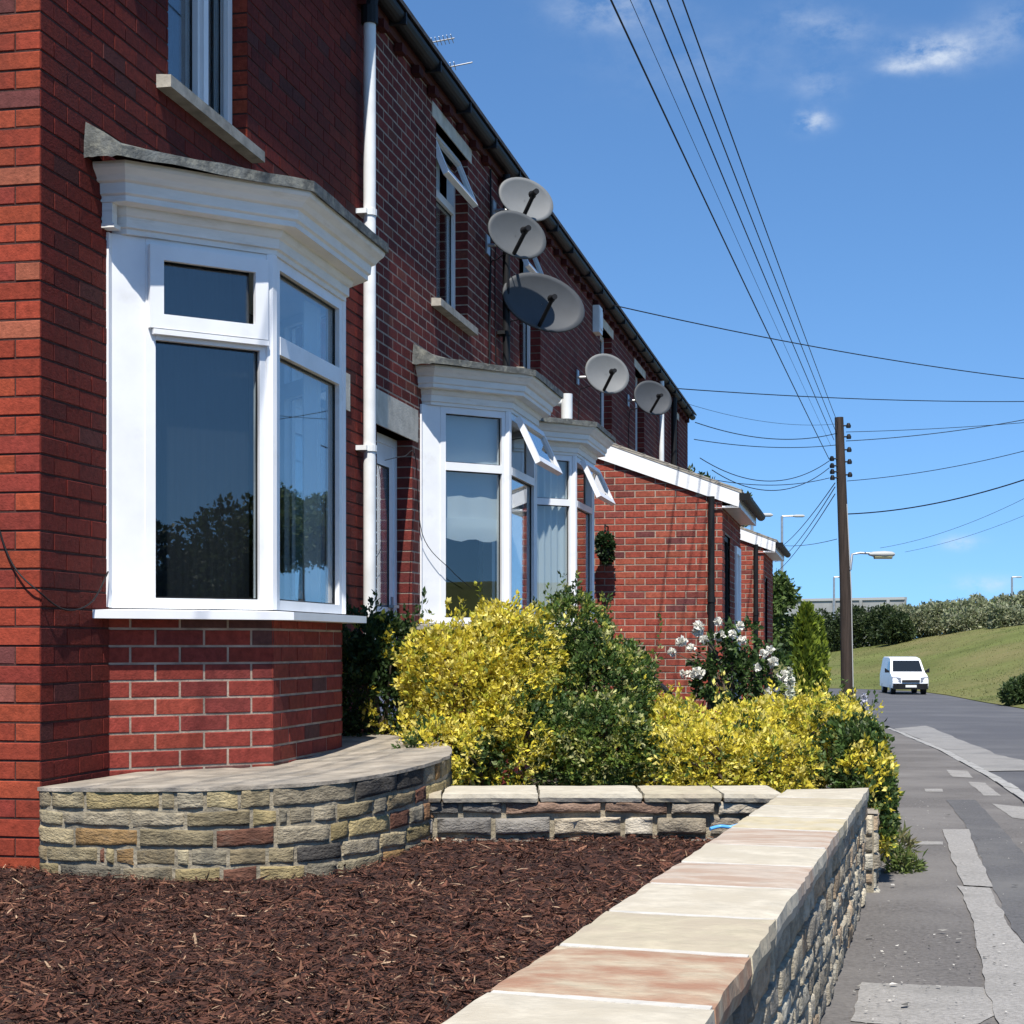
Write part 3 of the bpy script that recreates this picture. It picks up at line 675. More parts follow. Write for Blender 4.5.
dish('grey satellite dish hung just below the topmost one', (-2.79, 13.62, 3.42), .20, (.58, -.80, .16), (FX, 13.95, 3.42), 'dish_half_shaded', 1.32)
dish('largest satellite dish, shaded grey, lowest of the cluster of three', (-2.74, 14.55, 3.04), .255, (.52, -.85, .14), (FX, 14.75, 3.05), 'dish_shaded', 1.52)
dish('pale round satellite dish above the lean-to roof', (-2.75, 18.4, 3.02), .225, (.48, -.87, .14), (FX, 18.6, 3.02), 'dish', 1.15)
dish('dark satellite dish farthest along the terrace wall', (-2.75, 22.6, 3.36), .235, (.55, -.82, .16), (FX, 22.8, 3.36), 'dish_shaded', 1.2)

# roof aerials
def aerial(label, x, y, z, heading, n=7):
    t = thing('roof_aerial', label, 'aerial', (x, y, 6.3), 'television aerials above the roof')
    m = MB(); m.tube([(x, y, 6.2), (x, y, z)], .018, 6); m.build('mast', M['metal'], t)
    b = MB(); h = Vector(heading).normalized(); sd = h.cross(Vector((0, 0, 1))).normalized(); c = Vector((x, y, z))
    b.tube([c - h * .06, c + h * .42], .010, 6)
    for k in range(n):
        p = c + h * (.0 + .055 * k); b.tube([p - sd * .11 + Vector((0, 0, -.02)), p + sd * .11 + Vector((0, 0, .02))], .006, 5)
    b.build('antenna', M['metal'], t)
aerial('upper toothed television aerial showing over the roof edge', -5.9, 22.4, 8.33, (.95, .05, .12), 8)
aerial('lower thin television aerial showing over the roof edge', -5.75, 22.85, 8.13, (.95, .1, .16), 4)

# ------------------------------------------------------------------ stonework
def stone_col(r, pal):
    c = pal[int(r.random() * len(pal)) % len(pal)]; j = r.uniform(.62, 1.22); return tuple(x * j for x in c)
PAL_P = [(.33, .285, .20), (.28, .235, .165), (.36, .31, .215), (.29, .26, .21), (.25, .145, .09), (.33, .215, .11), (.215, .20, .17), (.40, .36, .27), (.33, .275, .16), (.065, .063, .065), (.21, .105, .08), (.31, .285, .235), (.35, .30, .19), (.24, .21, .16)]
PAL_P = [(a * 1.06, b, c * .86) for a, b, c in PAL_P]
PAL_F = [(.47, .41, .31), (.39, .34, .26), (.52, .45, .33), (.42, .37, .28), (.44, .33, .22), (.31, .275, .22), (.48, .44, .35)]
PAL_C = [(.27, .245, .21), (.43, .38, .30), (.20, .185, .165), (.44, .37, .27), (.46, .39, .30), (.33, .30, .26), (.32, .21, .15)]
class Path:
    def __init__(s, pts):
        s.p = [Vector((a, b, 0)) for a, b in pts]; s.d = [0]
        for a, b in zip(s.p, s.p[1:]): s.d.append(s.d[-1] + (b - a).length)
        s.L = s.d[-1]
    def at(s, t):
        t = min(max(t, 0), s.L)
        for i in range(len(s.p) - 1):
            if t <= s.d[i + 1] + 1e-9:
                k = (t - s.d[i]) / max(1e-9, s.d[i + 1] - s.d[i]); dr = (s.p[i + 1] - s.p[i]).normalized()
                return s.p[i].lerp(s.p[i + 1], k), Vector((dr.y, -dr.x, 0))
    def sm(s, t, e=.06):
        p, n = s.at(t); _, a = s.at(t - e); _, b = s.at(t + e); return p, (a + b + n).normalized()

def stonework(mb, path, z0f, z1f, pal, seed, ch=(.055, .10), ln=(.09, .30), joint=.014, relief=.022, rough=.007, topcourse=None):
    r = random.Random(seed)
    # backing of mortar
    n = max(2, int(path.L / .06)); rows = [[], []]
    cols = [path.sm(path.L * i / n) for i in range(n + 1)]
    hmax = max(z1f(t) - z0f(t) for t in (0, path.L / 2, path.L))
    mb.grid([[p + nn * 0 + Vector((0, 0, z0f(path.L * i / n))) for i, (p, nn) in enumerate(cols)], [p + Vector((0, 0, z1f(path.L * i / n))) for i, (p, nn) in enumerate(cols)]], 1)
    edges = [0]
    while edges[-1] < 1 - .03:
        edges.append(edges[-1] + r.uniform(*ch) / hmax)
    edges = [e / edges[-1] for e in edges]
    for ci, (e0, e1) in enumerate(zip(edges, edges[1:])):
        t = -r.uniform(0, .1); last = ci == len(edges) - 2
        while t < path.L - .01:
            l = r.uniform(*ln) * (1.3 if last else 1)
            if r.random() < .12: l *= .45
            a, b = max(t, 0) + joint / 2, min(t + l, path.L) - joint / 2; t += l
            if b - a < .02: continue
            c = stone_col(r, pal); d = relief * r.uniform(.5, 1.35); nu = max(3, min(8, int((b - a) / .035) + 2)); nv = 4
            tilt0, tilt1 = r.uniform(-.006, .006), r.uniform(-.006, .006); P = []
            seedv = Vector((r.uniform(0, 90), r.uniform(0, 90), 0))
            for j in range(nv + 2):
                row = []
                v = [0, 0, .18, .82, 1, 1][j]
                for i in range(nu + 2):
                    uu = [0, 0] + [k / (nu - 1) for k in range(1, nu - 1)] + [1, 1]; uv = uu[i]
                    s_ = a + (b - a) * uv
                    zz0, zz1 = z0f(s_), z1f(s_); H = zz1 - zz0
                    zlo = zz0 + H * e0 + joint / 2 + tilt0 * (uv - .5) * 2; zhi = zz0 + H * e1 - (joint / 2 if not last else 0) + (tilt1 * (uv - .5) * 2 if not last else 0)
                    edge = j in (0, nv + 1) or i in (0, nu + 1); rim = (j in (1, nv) or i in (1, nu))
                    q = noise.noise(Vector((s_ * 11, v * 3, 0)) + seedv); q2 = noise.noise(Vector((s_ * 34, v * 6, 4)) + seedv)
                    out = -.002 if edge else d * (.88 if rim else 1) + rough * (q * 1.4 + q2 * .8)
                    ins = 0 if edge else .0035
                    zc = zlo + (zhi - zlo) * v
                    if not edge:
                        zc += (.5 - v) * 2 * ins + noise.noise(Vector((s_ * 14, v, 9)) + seedv) * .004
                    p, nn = path.sm(s_ + ((.5 - uv) * 2 * ins if not edge else 0)); row.append(p + nn * out + Vector((0, 0, zc)))
                P.append(row)
            mb.grid(P, 0, c)

# curved planter round the first bay
pl = [(-3.125, 5.99), (-3.05, 5.95), (-2.8, 5.90), (-2.507, 5.885), (-2.3, 5.92), (-2.086, 6.03), (-1.95, 6.20), (-1.87, 6.43), (-1.815, 6.75), (-1.80, 7.15), (-1.87, 7.55), (-2.02, 8.0), (-2.3, 8.5), (-2.7, 8.85), (-3.125, 8.95)]
pp = catmull([(a, b, 0) for a, b in pl], 5); planter_path = Path([(v.x, v.y) for v in pp])
ptop = lambda t: -.565 + .035 * min(1, t / 1.3) + .03 * max(0, min(1, (t - 1.3) / 1.2))
t = thing('stone_planter', 'low curved planter wall of mixed rubble stone around the first bay', 'planter', (-2.5, 7.2, -.9))
mb = MB(); stonework(mb, planter_path, lambda s: -.96, ptop, PAL_P, 5, (.045, .10), (.07, .31), .012, .009, .006)
mb.build('stone_wall', [M['stone'], M['stone_mortar']], t, True)
mb = MB()
n = 90; cols = [planter_path.sm(planter_path.L * i / n) for i in range(n + 1)]
rim = [p + nn * (.012 + .012 * noise.noise(Vector((i * .5, 1, 1)))) + Vector((0, 0, ptop(planter_path.L * i / n) + .012)) for i, (p, nn) in enumerate(cols)]
low = [v + Vector((0, 0, -.014)) for v in rim]
cen = Vector((-2.95, 7.4, 0)); rows = [low, rim]
for k in (.12, .3, .5, .75, 1):
    rows.append([Vector((v.x + (cen.x - v.x) * k, v.y + (cen.y - v.y) * k, v.z + (-.545 - v.z) * min(1, k * 1.6) + .008 * noise.noise(v * 3 + Vector((k * 7, 0, 0))))) for v in rim])
mb.grid(rows); mb.build('flagstone_top', M['lichen_top'], t)

# front wall along the pavement with sandstone coping
LL = lambda Z: .2568 * Z - .683
RL = lambda Z: .257 * Z - .323
ctop = lambda Z: -(.458 + .024 * Z)
fw = thing('garden_wall', 'rubble stone front garden wall with broad sandstone coping beside the pavement', 'wall', W(.8, 4.8, -1.1))
mb = MB(); WZ0, WZ1 = -.6, 7.56
a = W(RL(WZ0) - .028, WZ0); b = W(RL(WZ1) - .028, WZ1); pth = Path([(a.x, a.y), (b.x, b.y)]); kz = (WZ1 - WZ0) / pth.L
stonework(mb, pth, lambda s: -hgt(WZ0 + s * kz) - .06, lambda s: ctop(WZ0 + s * kz) - .062, PAL_F, 21, (.05, .09), (.08, .28), .012, .013, .007)
# end and inner faces
c = W(LL(WZ1) + .04, WZ1); pe = Path([(b.x, b.y), (c.x, c.y)]); stonework(mb, pe, lambda s: -hgt(7.56) - .06, lambda s: ctop(7.56) - .062, PAL_F, 22, (.06, .1), (.1, .25))
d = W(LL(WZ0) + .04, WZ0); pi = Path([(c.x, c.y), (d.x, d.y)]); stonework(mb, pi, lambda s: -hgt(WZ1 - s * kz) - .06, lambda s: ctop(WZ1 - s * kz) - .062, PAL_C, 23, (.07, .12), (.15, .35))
mb.build('stone_wall', [M['stone'], M['stone_mortar']], fw, True)

def coping_mat(name, a, b, sc=7, lo=.42, hi=.62, stretch=(1, 1, 1)):
    m = mat(name, a, .9, n_scale=16, n_lo=.80, n_hi=1.14, n_detail=9, bump=.5, b_scale=40, b_dist=.008, stain=b, stain_scale=sc, stain_lo=lo, stain_hi=hi, stretch=stretch, spec=.2); return m
CM = [coping_mat('sandstone_cream', (.50, .45, .355), (.44, .39, .30)), coping_mat('sandstone_rust', (.45, .375, .265), (.32, .18, .115), 5, .36, .62, (1.4, 2.4, 1)),
      coping_mat('sandstone_buff', (.44, .385, .275), (.40, .34, .25)), coping_mat('sandstone_pink', (.45, .375, .30), (.37, .27, .20), 5, .45, .6, (1, 3, 1)), coping_mat('sandstone_yellow', (.46, .39, .25), (.47, .42, .32))]
JZ = [.2, .75, 1.35, 1.95, 2.52, 2.976, 3.415, 3.9, 4.37, 4.86, 5.4, 5.9, 6.4, 6.9, 7.40]
JM = [0, 2, 3, 0, 1, 2, 0, 3, 0, 3, 4, 0, 2, 0]
JLAB = {4: 'rust-orange coping slab streaked with cream', 7: 'pinkish coping slab', 10: 'yellow-buff coping slab'}
def slab(parent, corners, th, m, seed, name='coping_slab', nx=12, ny=8, label=None):
    """corners: four points of the top, ccw; edges wander slightly like split stone"""
    q = [Vector(c) for c in corners]; mb = MB(); top = []
    sv = Vector((seed * 3.1, seed * 1.7, 0)); cx = sum(q, Vector()) / 4
    for j in range(ny + 1):
        row = []
        for i in range(nx + 1):
            u, v = i / nx, j / ny
            p = (q[0] * (1 - u) + q[1] * u) * (1 - v) + (q[3] * (1 - u) + q[2] * u) * v
            e = i in (0, nx) or j in (0, ny)
            dz = .0035 * noise.noise(p * 5 + sv) + .0015 * noise.noise(p * 17 + sv)
            if e:
                d = (p - cx); d.z = 0; p = p + d.normalized() * (.006 * noise.noise(p * 16 + sv) - .002); dz -= .004
            row.append(p + Vector((0, 0, dz)))
        top.append(row)
    mb.grid(top)
    ring = top[0] + [r[-1] for r in top[1:]] + top[-1][-2::-1] + [r[0] for r in top[-2:0:-1]]
    def inw(p, k): d = cx - p; d.z = 0; return p + d.normalized() * k
    mb.grid([[inw(p, .0) + Vector((0, 0, -.0)) for p in ring], [inw(p, -.003 + .005 * noise.noise(p * 21 + sv)) + Vector((0, 0, -th * .5)) for p in ring], [inw(p, .006) + Vector((0, 0, -th)) for p in ring]], closeu=True)
    o = mb.build(name, m, parent)
    if label: o['label'] = label
    return o
SK = .13
for i, (z0, z1) in enumerate(zip(JZ, JZ[1:])):
    g = .0075; e1 = 0 if i == len(JZ) - 2 else g
    L0, L1 = z0 + g, z1 - e1; R0, R1 = z0 - SK + g, z1 - (SK if i < len(JZ) - 2 else -.10) - e1
    slab(fw, [W(LL(L0), L0, ctop(L0)), W(RL(R0), R0, ctop(R0)), W(RL(R1), R1, ctop(R1)), W(LL(L1), L1, ctop(L1))], .058, CM[JM[i]], i + 2, label=JLAB.get(i))
mb = MB()
for i, z in enumerate(JZ[1:-1]):
    p = [W(LL(z - .012) + .006, z - .012, ctop(z) - .0035), W(RL(z - SK - .012) - .006, z - SK - .012, ctop(z - SK) - .0035), W(RL(z - SK + .012) - .006, z - SK + .012, ctop(z - SK) - .0035), W(LL(z + .012) + .006, z + .012, ctop(z) - .0035)]
    mb.hexa([v + Vector((0, 0, -.05)) for v in p] + p)
mb.build('mortar_joint', M['joint'], fw)

# low cross wall between the two gardens
cw = thing('cross_wall', 'low dry stone cross wall with flat coping between mulch bed and shrubs', 'wall', W(.3, 7.2, -.9))
mb = MB(); a = W(-.62, 7.16); b = W(1.2, 7.18); pth = Path([(a.x, a.y), (b.x, b.y)])
stonework(mb, pth, lambda s: -1.0, lambda s: -.672, PAL_C, 31, (.06, .125), (.12, .36), .018, .030, .020)
a2 = W(-.62, 7.5); b2 = W(1.2, 7.5); stonework(mb, Path([(b2.x, b2.y), (a2.x, a2.y)]), lambda s: -1.2, lambda s: -.688, PAL_C, 32, (.1, .14), (.2, .4))
mb.build('stone_wall', [M['stone'], M['stone_mortar']], cw, True)
xs = [-.66, -.30, .115, .56, .90, 1.16]
for i, (a, b) in enumerate(zip(xs, xs[1:])):
    jf = RND.uniform(-.02, .02)
    slab(cw, [W(a + .004, 7.125 + jf, -.632), W(b - .004, 7.125 + jf, -.632), W(min(b, 1.17) - .008, 7.55, -.632), W(a + .004, 7.55, -.632)], .036, CM[[2, 0, 0, 2, 0][i]], 40 + i)

# continuing boundary wall beyond, mostly under the shrubs
nw = thing('boundary_wall', 'older lower boundary wall half buried under overhanging shrubs', 'wall', W(2.4, 11, -1.2))
mb = MB(); a = W(RL(7.75) + .01, 7.75); b = W(RL(24) - .6, 24); pth = Path([(a.x, a.y), (b.x, b.y)]); kz2 = 16.25 / pth.L
stonework(mb, pth, lambda s: -hgt(7.75 + s * kz2) - .06, lambda s: -hgt(7.75 + s * kz2) + .36, PAL_F, 51, (.07, .12), (.12, .35), .016, .026, .012)
c = W(RL(7.75) - .3, 7.75); stonework(mb, Path([(c.x, c.y), (a.x, a.y)]), lambda s: -hgt(7.75) - .06, lambda s: -hgt(7.75) + .36, PAL_F, 52)
c = W(RL(24) - .93, 24); stonework(mb, Path([(b.x, b.y), (c.x, c.y)]), lambda s: -hgt(24) - .06, lambda s: -hgt(24) + .36, PAL_F, 53)
mb.build('stone_wall', [M['stone'], M['stone_mortar']], nw, True)
mb = MB(); mb.grid([[W(RL(z) + .03 - .6 * max(0, z - 7.75) / 16.25, z, -hgt(z) + .365) for z in (7.75, 16, 24)], [W(RL(z) - .3 - .6 * max(0, z - 7.75) / 16.25, z, -hgt(z) + .375) for z in (7.75, 16, 24)]]); mb.build('wall_top', M['lichen_top'], nw)

# ------------------------------------------------------------------ ground, road, pavement
def struct(o): return tag(o, kind='structure')
Zs = [-60, 0, 40, 60, 80, 100, 220, 900]
mb = MB(); mb.grid([[W(l, z, -hgt(z) - .10) for l in (-500, -60, 0, 60, 500)] for z in Zs]); struct(mb.build('ground', M['field']))
KL = [(-20, -4.0), (2, 1.26), (13.8, 4.23), (17.5, 4.99), (24.8, 6.33), (35, 8.0), (48, 10.0), (60, 11.5), (70, 12.5), (77, 12.3)]
RR = [(-20, 2.5), (2, 7.8), (13.8, 10.8), (17.5, 11.5), (24.8, 12.9), (35, 14.3), (48, 15.8), (60, 18.3), (68, 19.1), (80, 20.7), (86, 20.8), (90, 20.2)]
kl = lambda Z: float(np.interp(Z, [a for a, _ in KL], [b for _, b in KL]))
rr = lambda Z: float(np.interp(Z, [a for a, _ in RR], [b for _, b in RR]))
rz = lambda Z: -hgt(Z) - .085
mb = MB(); zz = list(np.linspace(-20, 78, 60))
mb.grid([[W(kl(z) + (rr(z) - kl(z)) * t, z, rz(z)) for t in (0, .25, .5, .75, 1)] for z in zz])
# the bend to the left beyond the van
inner = [(12.3, 78), (11.0, 79.5), (8, 80.5), (0, 81.5), (-12, 82)]; outer = [(rr(78), 78), (20.9, 86), (18.5, 91), (12, 94.5), (-12, 97)]
mb.grid([[W(a[0] + (b[0] - a[0]) * t, a[1] + (b[1] - a[1]) * t, rz(a[1] + (b[1] - a[1]) * t)) for t in (0, .25, .5, .75, 1)] for a, b in zip(inner, outer)])
struct(mb.build('road', M['road']))
pv = lambda Z: min(RL(Z) - .12 - .65 * max(0, min(1, (Z - 7.75) / 16.25)), kl(Z) - 3.2)
mb = MB(); zz = list(np.linspace(-12, 77, 90))
mb.grid([[W(pv(z) + (kl(z) - .01 - pv(z)) * t, z, -hgt(z)) for t in (0, .33, .66, 1)] for z in zz])
mb.grid([[W(kl(z) - .01, z, -hgt(z)) for z in zz], [W(kl(z) - .01, z, -hgt(z) - .09) for z in zz]])
struct(mb.build('pavement', M['pave']))
mb = MB(); z = -5.0
while z < 70:
    z1 = z + .9; g = .012
    p = [W(kl(z + g), z + g), W(kl(z + g) + .14, z + g - .03), W(kl(z1) + .14, z1 - .03), W(kl(z1), z1)]
    zb = [-hgt(z) - .1, -hgt(z) - .1, -hgt(z1) - .1, -hgt(z1) - .1]; zt = [-hgt(z) + .006, -hgt(z) - .012, -hgt(z1) - .012, -hgt(z1) + .006]
    j = RND.uniform(-.008, .006)
    mb.hexa([Vector((v.x, v.y, b)) for v, b in zip(p, zb)] + [Vector((v.x, v.y, b + j)) for v, b in zip(p, zt)], 0); z = z1
struct(mb.build('kerb', M['kerb']))

def patch(name, poly, m, dz, seed=0, road=False):
    """a repair laid over the surface, outlined by sight-line points"""
    P = []
    for (a, b), (c, d) in zip(poly, poly[1:] + poly[:1]):
        for k in range(24):
            t = k / 24; px, py = a + (c - a) * t, b + (d - b) * t
            l, Z = on_pave(px, py, -.085 if road else 0)
            q = .012 if not road else .05
            l += q * noise.noise(Vector((px * .11, py * .11, seed))); Z += q * noise.noise(Vector((px * .13, py * .09, seed + 5)))
            l += .009 * noise.noise(Vector((l * 4, Z * 4, seed))); Z += .008 * noise.noise(Vector((l * 5, Z * 4, seed + 3)))
            P.append(W(l, Z, (rz(Z) if road else -hgt(Z)) + dz))
    mb = MB(); mb.face(P); return struct(mb.build(name, m))
patch('pavement_patch', [(992, 888), (962, 886), (942, 830), (968, 830)], M['pave_old'], .006, 1)
patch('pavement_patch', [(958, 887), (990, 889), (1010, 930), (1060, 985), (1110, 1060), (1060, 1100), (1000, 1028), (985, 986), (975, 930)], M['pave_old'], .006, 2)
patch('pavement_patch', [(862, 983), (984, 988), (1008, 1010), (960, 1032), (850, 1022)], M['pave_old'], .003, 3)
patch('pavement_patch', [(898, 841), (942, 842), (943, 845), (900, 845)], M['pave_old'], .003, 4)
patch('pavement_patch', [(946, 770), (968, 771), (972, 778), (952, 777)], M['pave_old'], .003, 5)
patch('pavement_patch', [(968, 782), (985, 783), (1000, 796), (984, 796)], M['pave_old'], .003, 6)
patch('pavement_patch', [(924, 789), (942, 789), (943, 792), (926, 792)], M['pave_old'], .003, 7)
patch('pavement_patch', [(992, 804), (1030, 808), (1040, 822), (1012, 818)], M['pave_old'], .003, 8)
patch('pavement_patch', [(968, 829), (946, 800), (975, 800), (1012, 840), (1060, 900), (1090, 980), (1062, 984), (1012, 929), (993, 887)], M['pave_dark'], .003, 9)
patch('road_patch', [(894, 729), (926, 726), (960, 740), (1000, 756), (1040, 764), (1040, 771), (985, 772), (950, 752)], M['road_patch'], .010, 10, True)

# bits of grit and pale litter on the pavement
n = 420; V = np.zeros((n, 4, 3)); C = np.zeros((n, 3))
for i in range(n):
    Z = RND.uniform(4.2, 14) if i < 250 else RND.uniform(4.2, 6.5); off = abs(RND.gauss(0, .35)) if i % 3 else RND.uniform(0, .9)
    p = W(RL(Z) + .05 + off, Z, -hgt(Z) + .010); s = RND.uniform(.002, .006) * (2.4 if RND.random() < .06 else 1); a = RND.uniform(0, 3.1)
    for k in range(4):
        aa = a + k * math.pi / 2; V[i, k] = (p.x + math.cos(aa) * s * (1.6 if k % 2 else .8), p.y + math.sin(aa) * s * (1.6 if k % 2 else .8), p.z + RND.uniform(0, s * .7))
    v = RND.uniform(.2, .6) if RND.random() < .6 else RND.uniform(.05, .12); C[i] = (v, v * .95, v * .85)
o = np_mesh('pavement_grit', V, 4, C, M['chip']); tag(o, 'pale grit and litter scattered along the pavement edge', 'grit', kind='stuff')

# garden soil behind the walls
mb = MB(); mb.grid([[W(LL(z) + .2 - .65 * max(0, (z - 7.75) / 16.25), z, -hgt(z) + .2) for z in (7.5, 12, 18, 24)], [W(-1.4, z, -hgt(z) + .2) for z in (7.5, 12, 18, 24)]]); struct(mb.build('soil', M['soil']))

# mulch bed
def mz(l, Z): return -.895 + .06 * max(0, min(1, (Z - 6.2) / .9)) + .012 * noise.noise(Vector((l * 2.3, Z * 2.3, 0))) + .008 * noise.noise(Vector((l * 7, Z * 7, 3)))
mb = MB(); rows = []
for i in range(46):
    Z = -.5 + i * .172; row = []
    for j in range(40):
        l0, l1 = -4.2, LL(Z) + .06; l = l0 + (l1 - l0) * j / 39; row.append(W(l, Z, mz(l, Z)))
    rows.append(row)
mb.grid(rows); struct(mb.build('mulch_bed', M['mulch'], None, True))
n = 120000; V = np.zeros((n, 6, 3)); C = np.zeros((n, 3)); k = 0
while k < n:
    Z = 2.2 + 5.05 * RND.random() ** 1.0; l = RND.uniform(-2.6, LL(Z) + .03)
    if abs(l) > .33 * Z + .25: continue
    if RND.random() > min(1, (3.2 / Z)) + .25: continue
    p = W(l, Z); L = RND.uniform(.006, .020) * (2.0 if RND.random() < .06 else 1); wd = L * RND.uniform(.05, .20); a = RND.uniform(0, math.pi * 2); ti = RND.gauss(0, .32); tw = RND.gauss(0, .6)
    d = Vector((math.cos(a) * math.cos(ti), math.sin(a) * math.cos(ti), math.sin(ti))); s = Vector((-math.sin(a) * math.cos(tw), math.cos(a) * math.cos(tw), math.sin(tw))); up = d.cross(s)
    c = Vector((p.x, p.y, mz(l, Z) + RND.uniform(.0, .016)))
    th = wd * .45; bow = up * th
    V[k] = [c - d * L - s * wd * .5, c - s * wd + bow * .2, c + d * L * .9 - s * wd * .4, c + d * L + s * wd * .4 , c + s * wd + bow, c - d * L * .92 + s * wd * .6]
    r = RND.random(); v = RND.uniform(.6, 1.3)
    col = (.062, .026, .017) if r < .46 else (.110, .043, .026) if r < .74 else (.022, .013, .010) if r < .86 else (.18, .085, .05) if r < .978 else (.36, .24, .15)
    C[k] = [x * v for x in col]; k += 1
o = np_mesh('bark_mulch', V, 6, C, M['chip'], tri=[(0, 1, 4, 5), (1, 2, 3, 4)]); tag(o, 'dark red-brown bark chips covering the bed behind the front wall', 'mulch', kind='stuff')
o = MB(); o.tube(catmull([pix(710, 829, 7.02), pix(720, 826.5, 7.04), pix(731, 827, 7.02), pix(741, 824, 7.05)]), .008, 8); tag(o.build('blue_hose', M['hose'], None, True), 'short end of blue hose lying at the foot of the cross wall', 'hose')

# grass bank
edge = [(8.6, -20), (14.0, 2), (17.0, 13.8), (17.7, 17.5), (19.1, 24.8), (14.4, 35), (15.9, 48), (18.4, 60), (19.2, 68), (20.8, 80), (20.9, 86), (18.6, 91), (12, 94.5), (-12, 97)]
topl = [(48, -20, 2.5), (48, 2, 2.5), (48, 13.8, 2.6), (48, 17.5, 2.6), (48, 24.8, 2.8), (50, 35, 3), (50, 48, 3), (48, 66, 2.8), (42, 82, 2.2), (36, 98, 1.7), (31, 110, 1.1), (27, 119, .2), (20, 124, -1.0), (-12, 128, -1.4)]
mb = MB(); rows = []
for (a, b), (c, d, z) in zip(edge, topl):
    row = []
    for k in range(15):
        t = k / 14; l, Z = a + (c - a) * t, b + (d - b) * t; s = t * t * (3 - 2 * t) * .55 + t * .45
        row.append(W(l, Z, -hgt(Z) - .075 + (z + hgt(Z)) * s + .06 * noise.noise(Vector((l * .3, Z * .3, 0))) * min(1, t * 6) + (.05 if k else 0)))
    for ex in (12, 60, 200): row.append(W(c + ex * .45, d + ex, z + ex * .006))
    rows.append(row)
mb.grid(rows); struct(mb.build('grass_bank', M['grass'], None, True))

# ------------------------------------------------------------------ plants
def bank_tufts():
    r = np.random.default_rng(77); P = []
    G = [[W(a + (c - a) * t, b + (d - b) * t, -hgt(b + (d - b) * t) - .06 + (z + hgt(b + (d - b) * t)) * (t * t * (3 - 2 * t) * .55 + t * .45) + .03) for t in [k / 28 for k in range(29)]] for (a, b), (c, d, z) in zip(edge, topl)]
    for i in range(6, 12):
        for k in range(28):
            a, b, c, d = G[i][k], G[i][k + 1], G[i + 1][k + 1], G[i + 1][k]; ar = (b - a).cross(d - a).length
            for _ in range(int(ar * 14) + 1):
                u, v = r.random(), r.random(); P.append((a * (1 - u) + b * u) * (1 - v) + (d * (1 - u) + c * u) * v)
    P = np.array(P); n = len(P)
    cl = np.array([noise.noise(Vector(p) * .25) for p in P]); C = np.where(cl[:, None] > .05, np.array([[.16, .155, .055]]), np.array([[.115, .130, .040]])) * r.uniform(.75, 1.25, (n, 1))
    ax = r.normal(size=(n, 3)) * .5; ax[:, 2] = 1
    return leaf_mesh('grass', P, ax, r.uniform(.03, .08, n), C * 1.15, None, .7)
def leaf_mesh(name, pos, axis, size, col, parent, width=.5, fold=.25, m='leaf', droop=0):
    n = len(pos); axis = axis / np.linalg.norm(axis, axis=1, keepdims=True)
    rv = NR.normal(size=(n, 3)); sd = np.cross(axis, rv); sd /= np.linalg.norm(sd, axis=1, keepdims=True); up = np.cross(sd, axis)
    s = size[:, None]; V = np.zeros((n, 4, 3))
    V[:, 0] = pos; V[:, 1] = pos + axis * s * .5 + sd * s * width * .5 + up * s * fold * .3
    V[:, 2] = pos + axis * s - up * s * droop; V[:, 3] = pos + axis * s * .5 - sd * s * width * .5 + up * s * fold * .3
    return np_mesh(name, V, 4, col, M[m], parent, tri=[(0, 1, 2), (0, 2, 3)])

tag(bank_tufts(), 'tufts of dry grass on the mown bank', 'grass', kind='stuff')

def blob_points(lobes, seed):
    """points on and in a union of lumpy ellipsoids: returns points, outward directions"""
    r = np.random.default_rng(seed); P = []; D = []
    for (c, rad, n) in lobes:
        d = r.normal(size=(n, 3)); d /= np.linalg.norm(d, axis=1, keepdims=True)
        rr_ = r.random(n) ** .28; rr_ = .35 + .65 * rr_
        lump = np.array([1 + .22 * noise.noise(Vector(x * 2.6) + Vector((seed, c[0] * 3, c[1] * 3))) + .12 * noise.noise(Vector(x * 6) + Vector((seed * 2, 1, 1))) for x in d])
        P.append(np.array(c) + d * np.array(rad) * (rr_ * lump)[:, None]); D.append(d)
    return np.concatenate(P), np.concatenate(D)

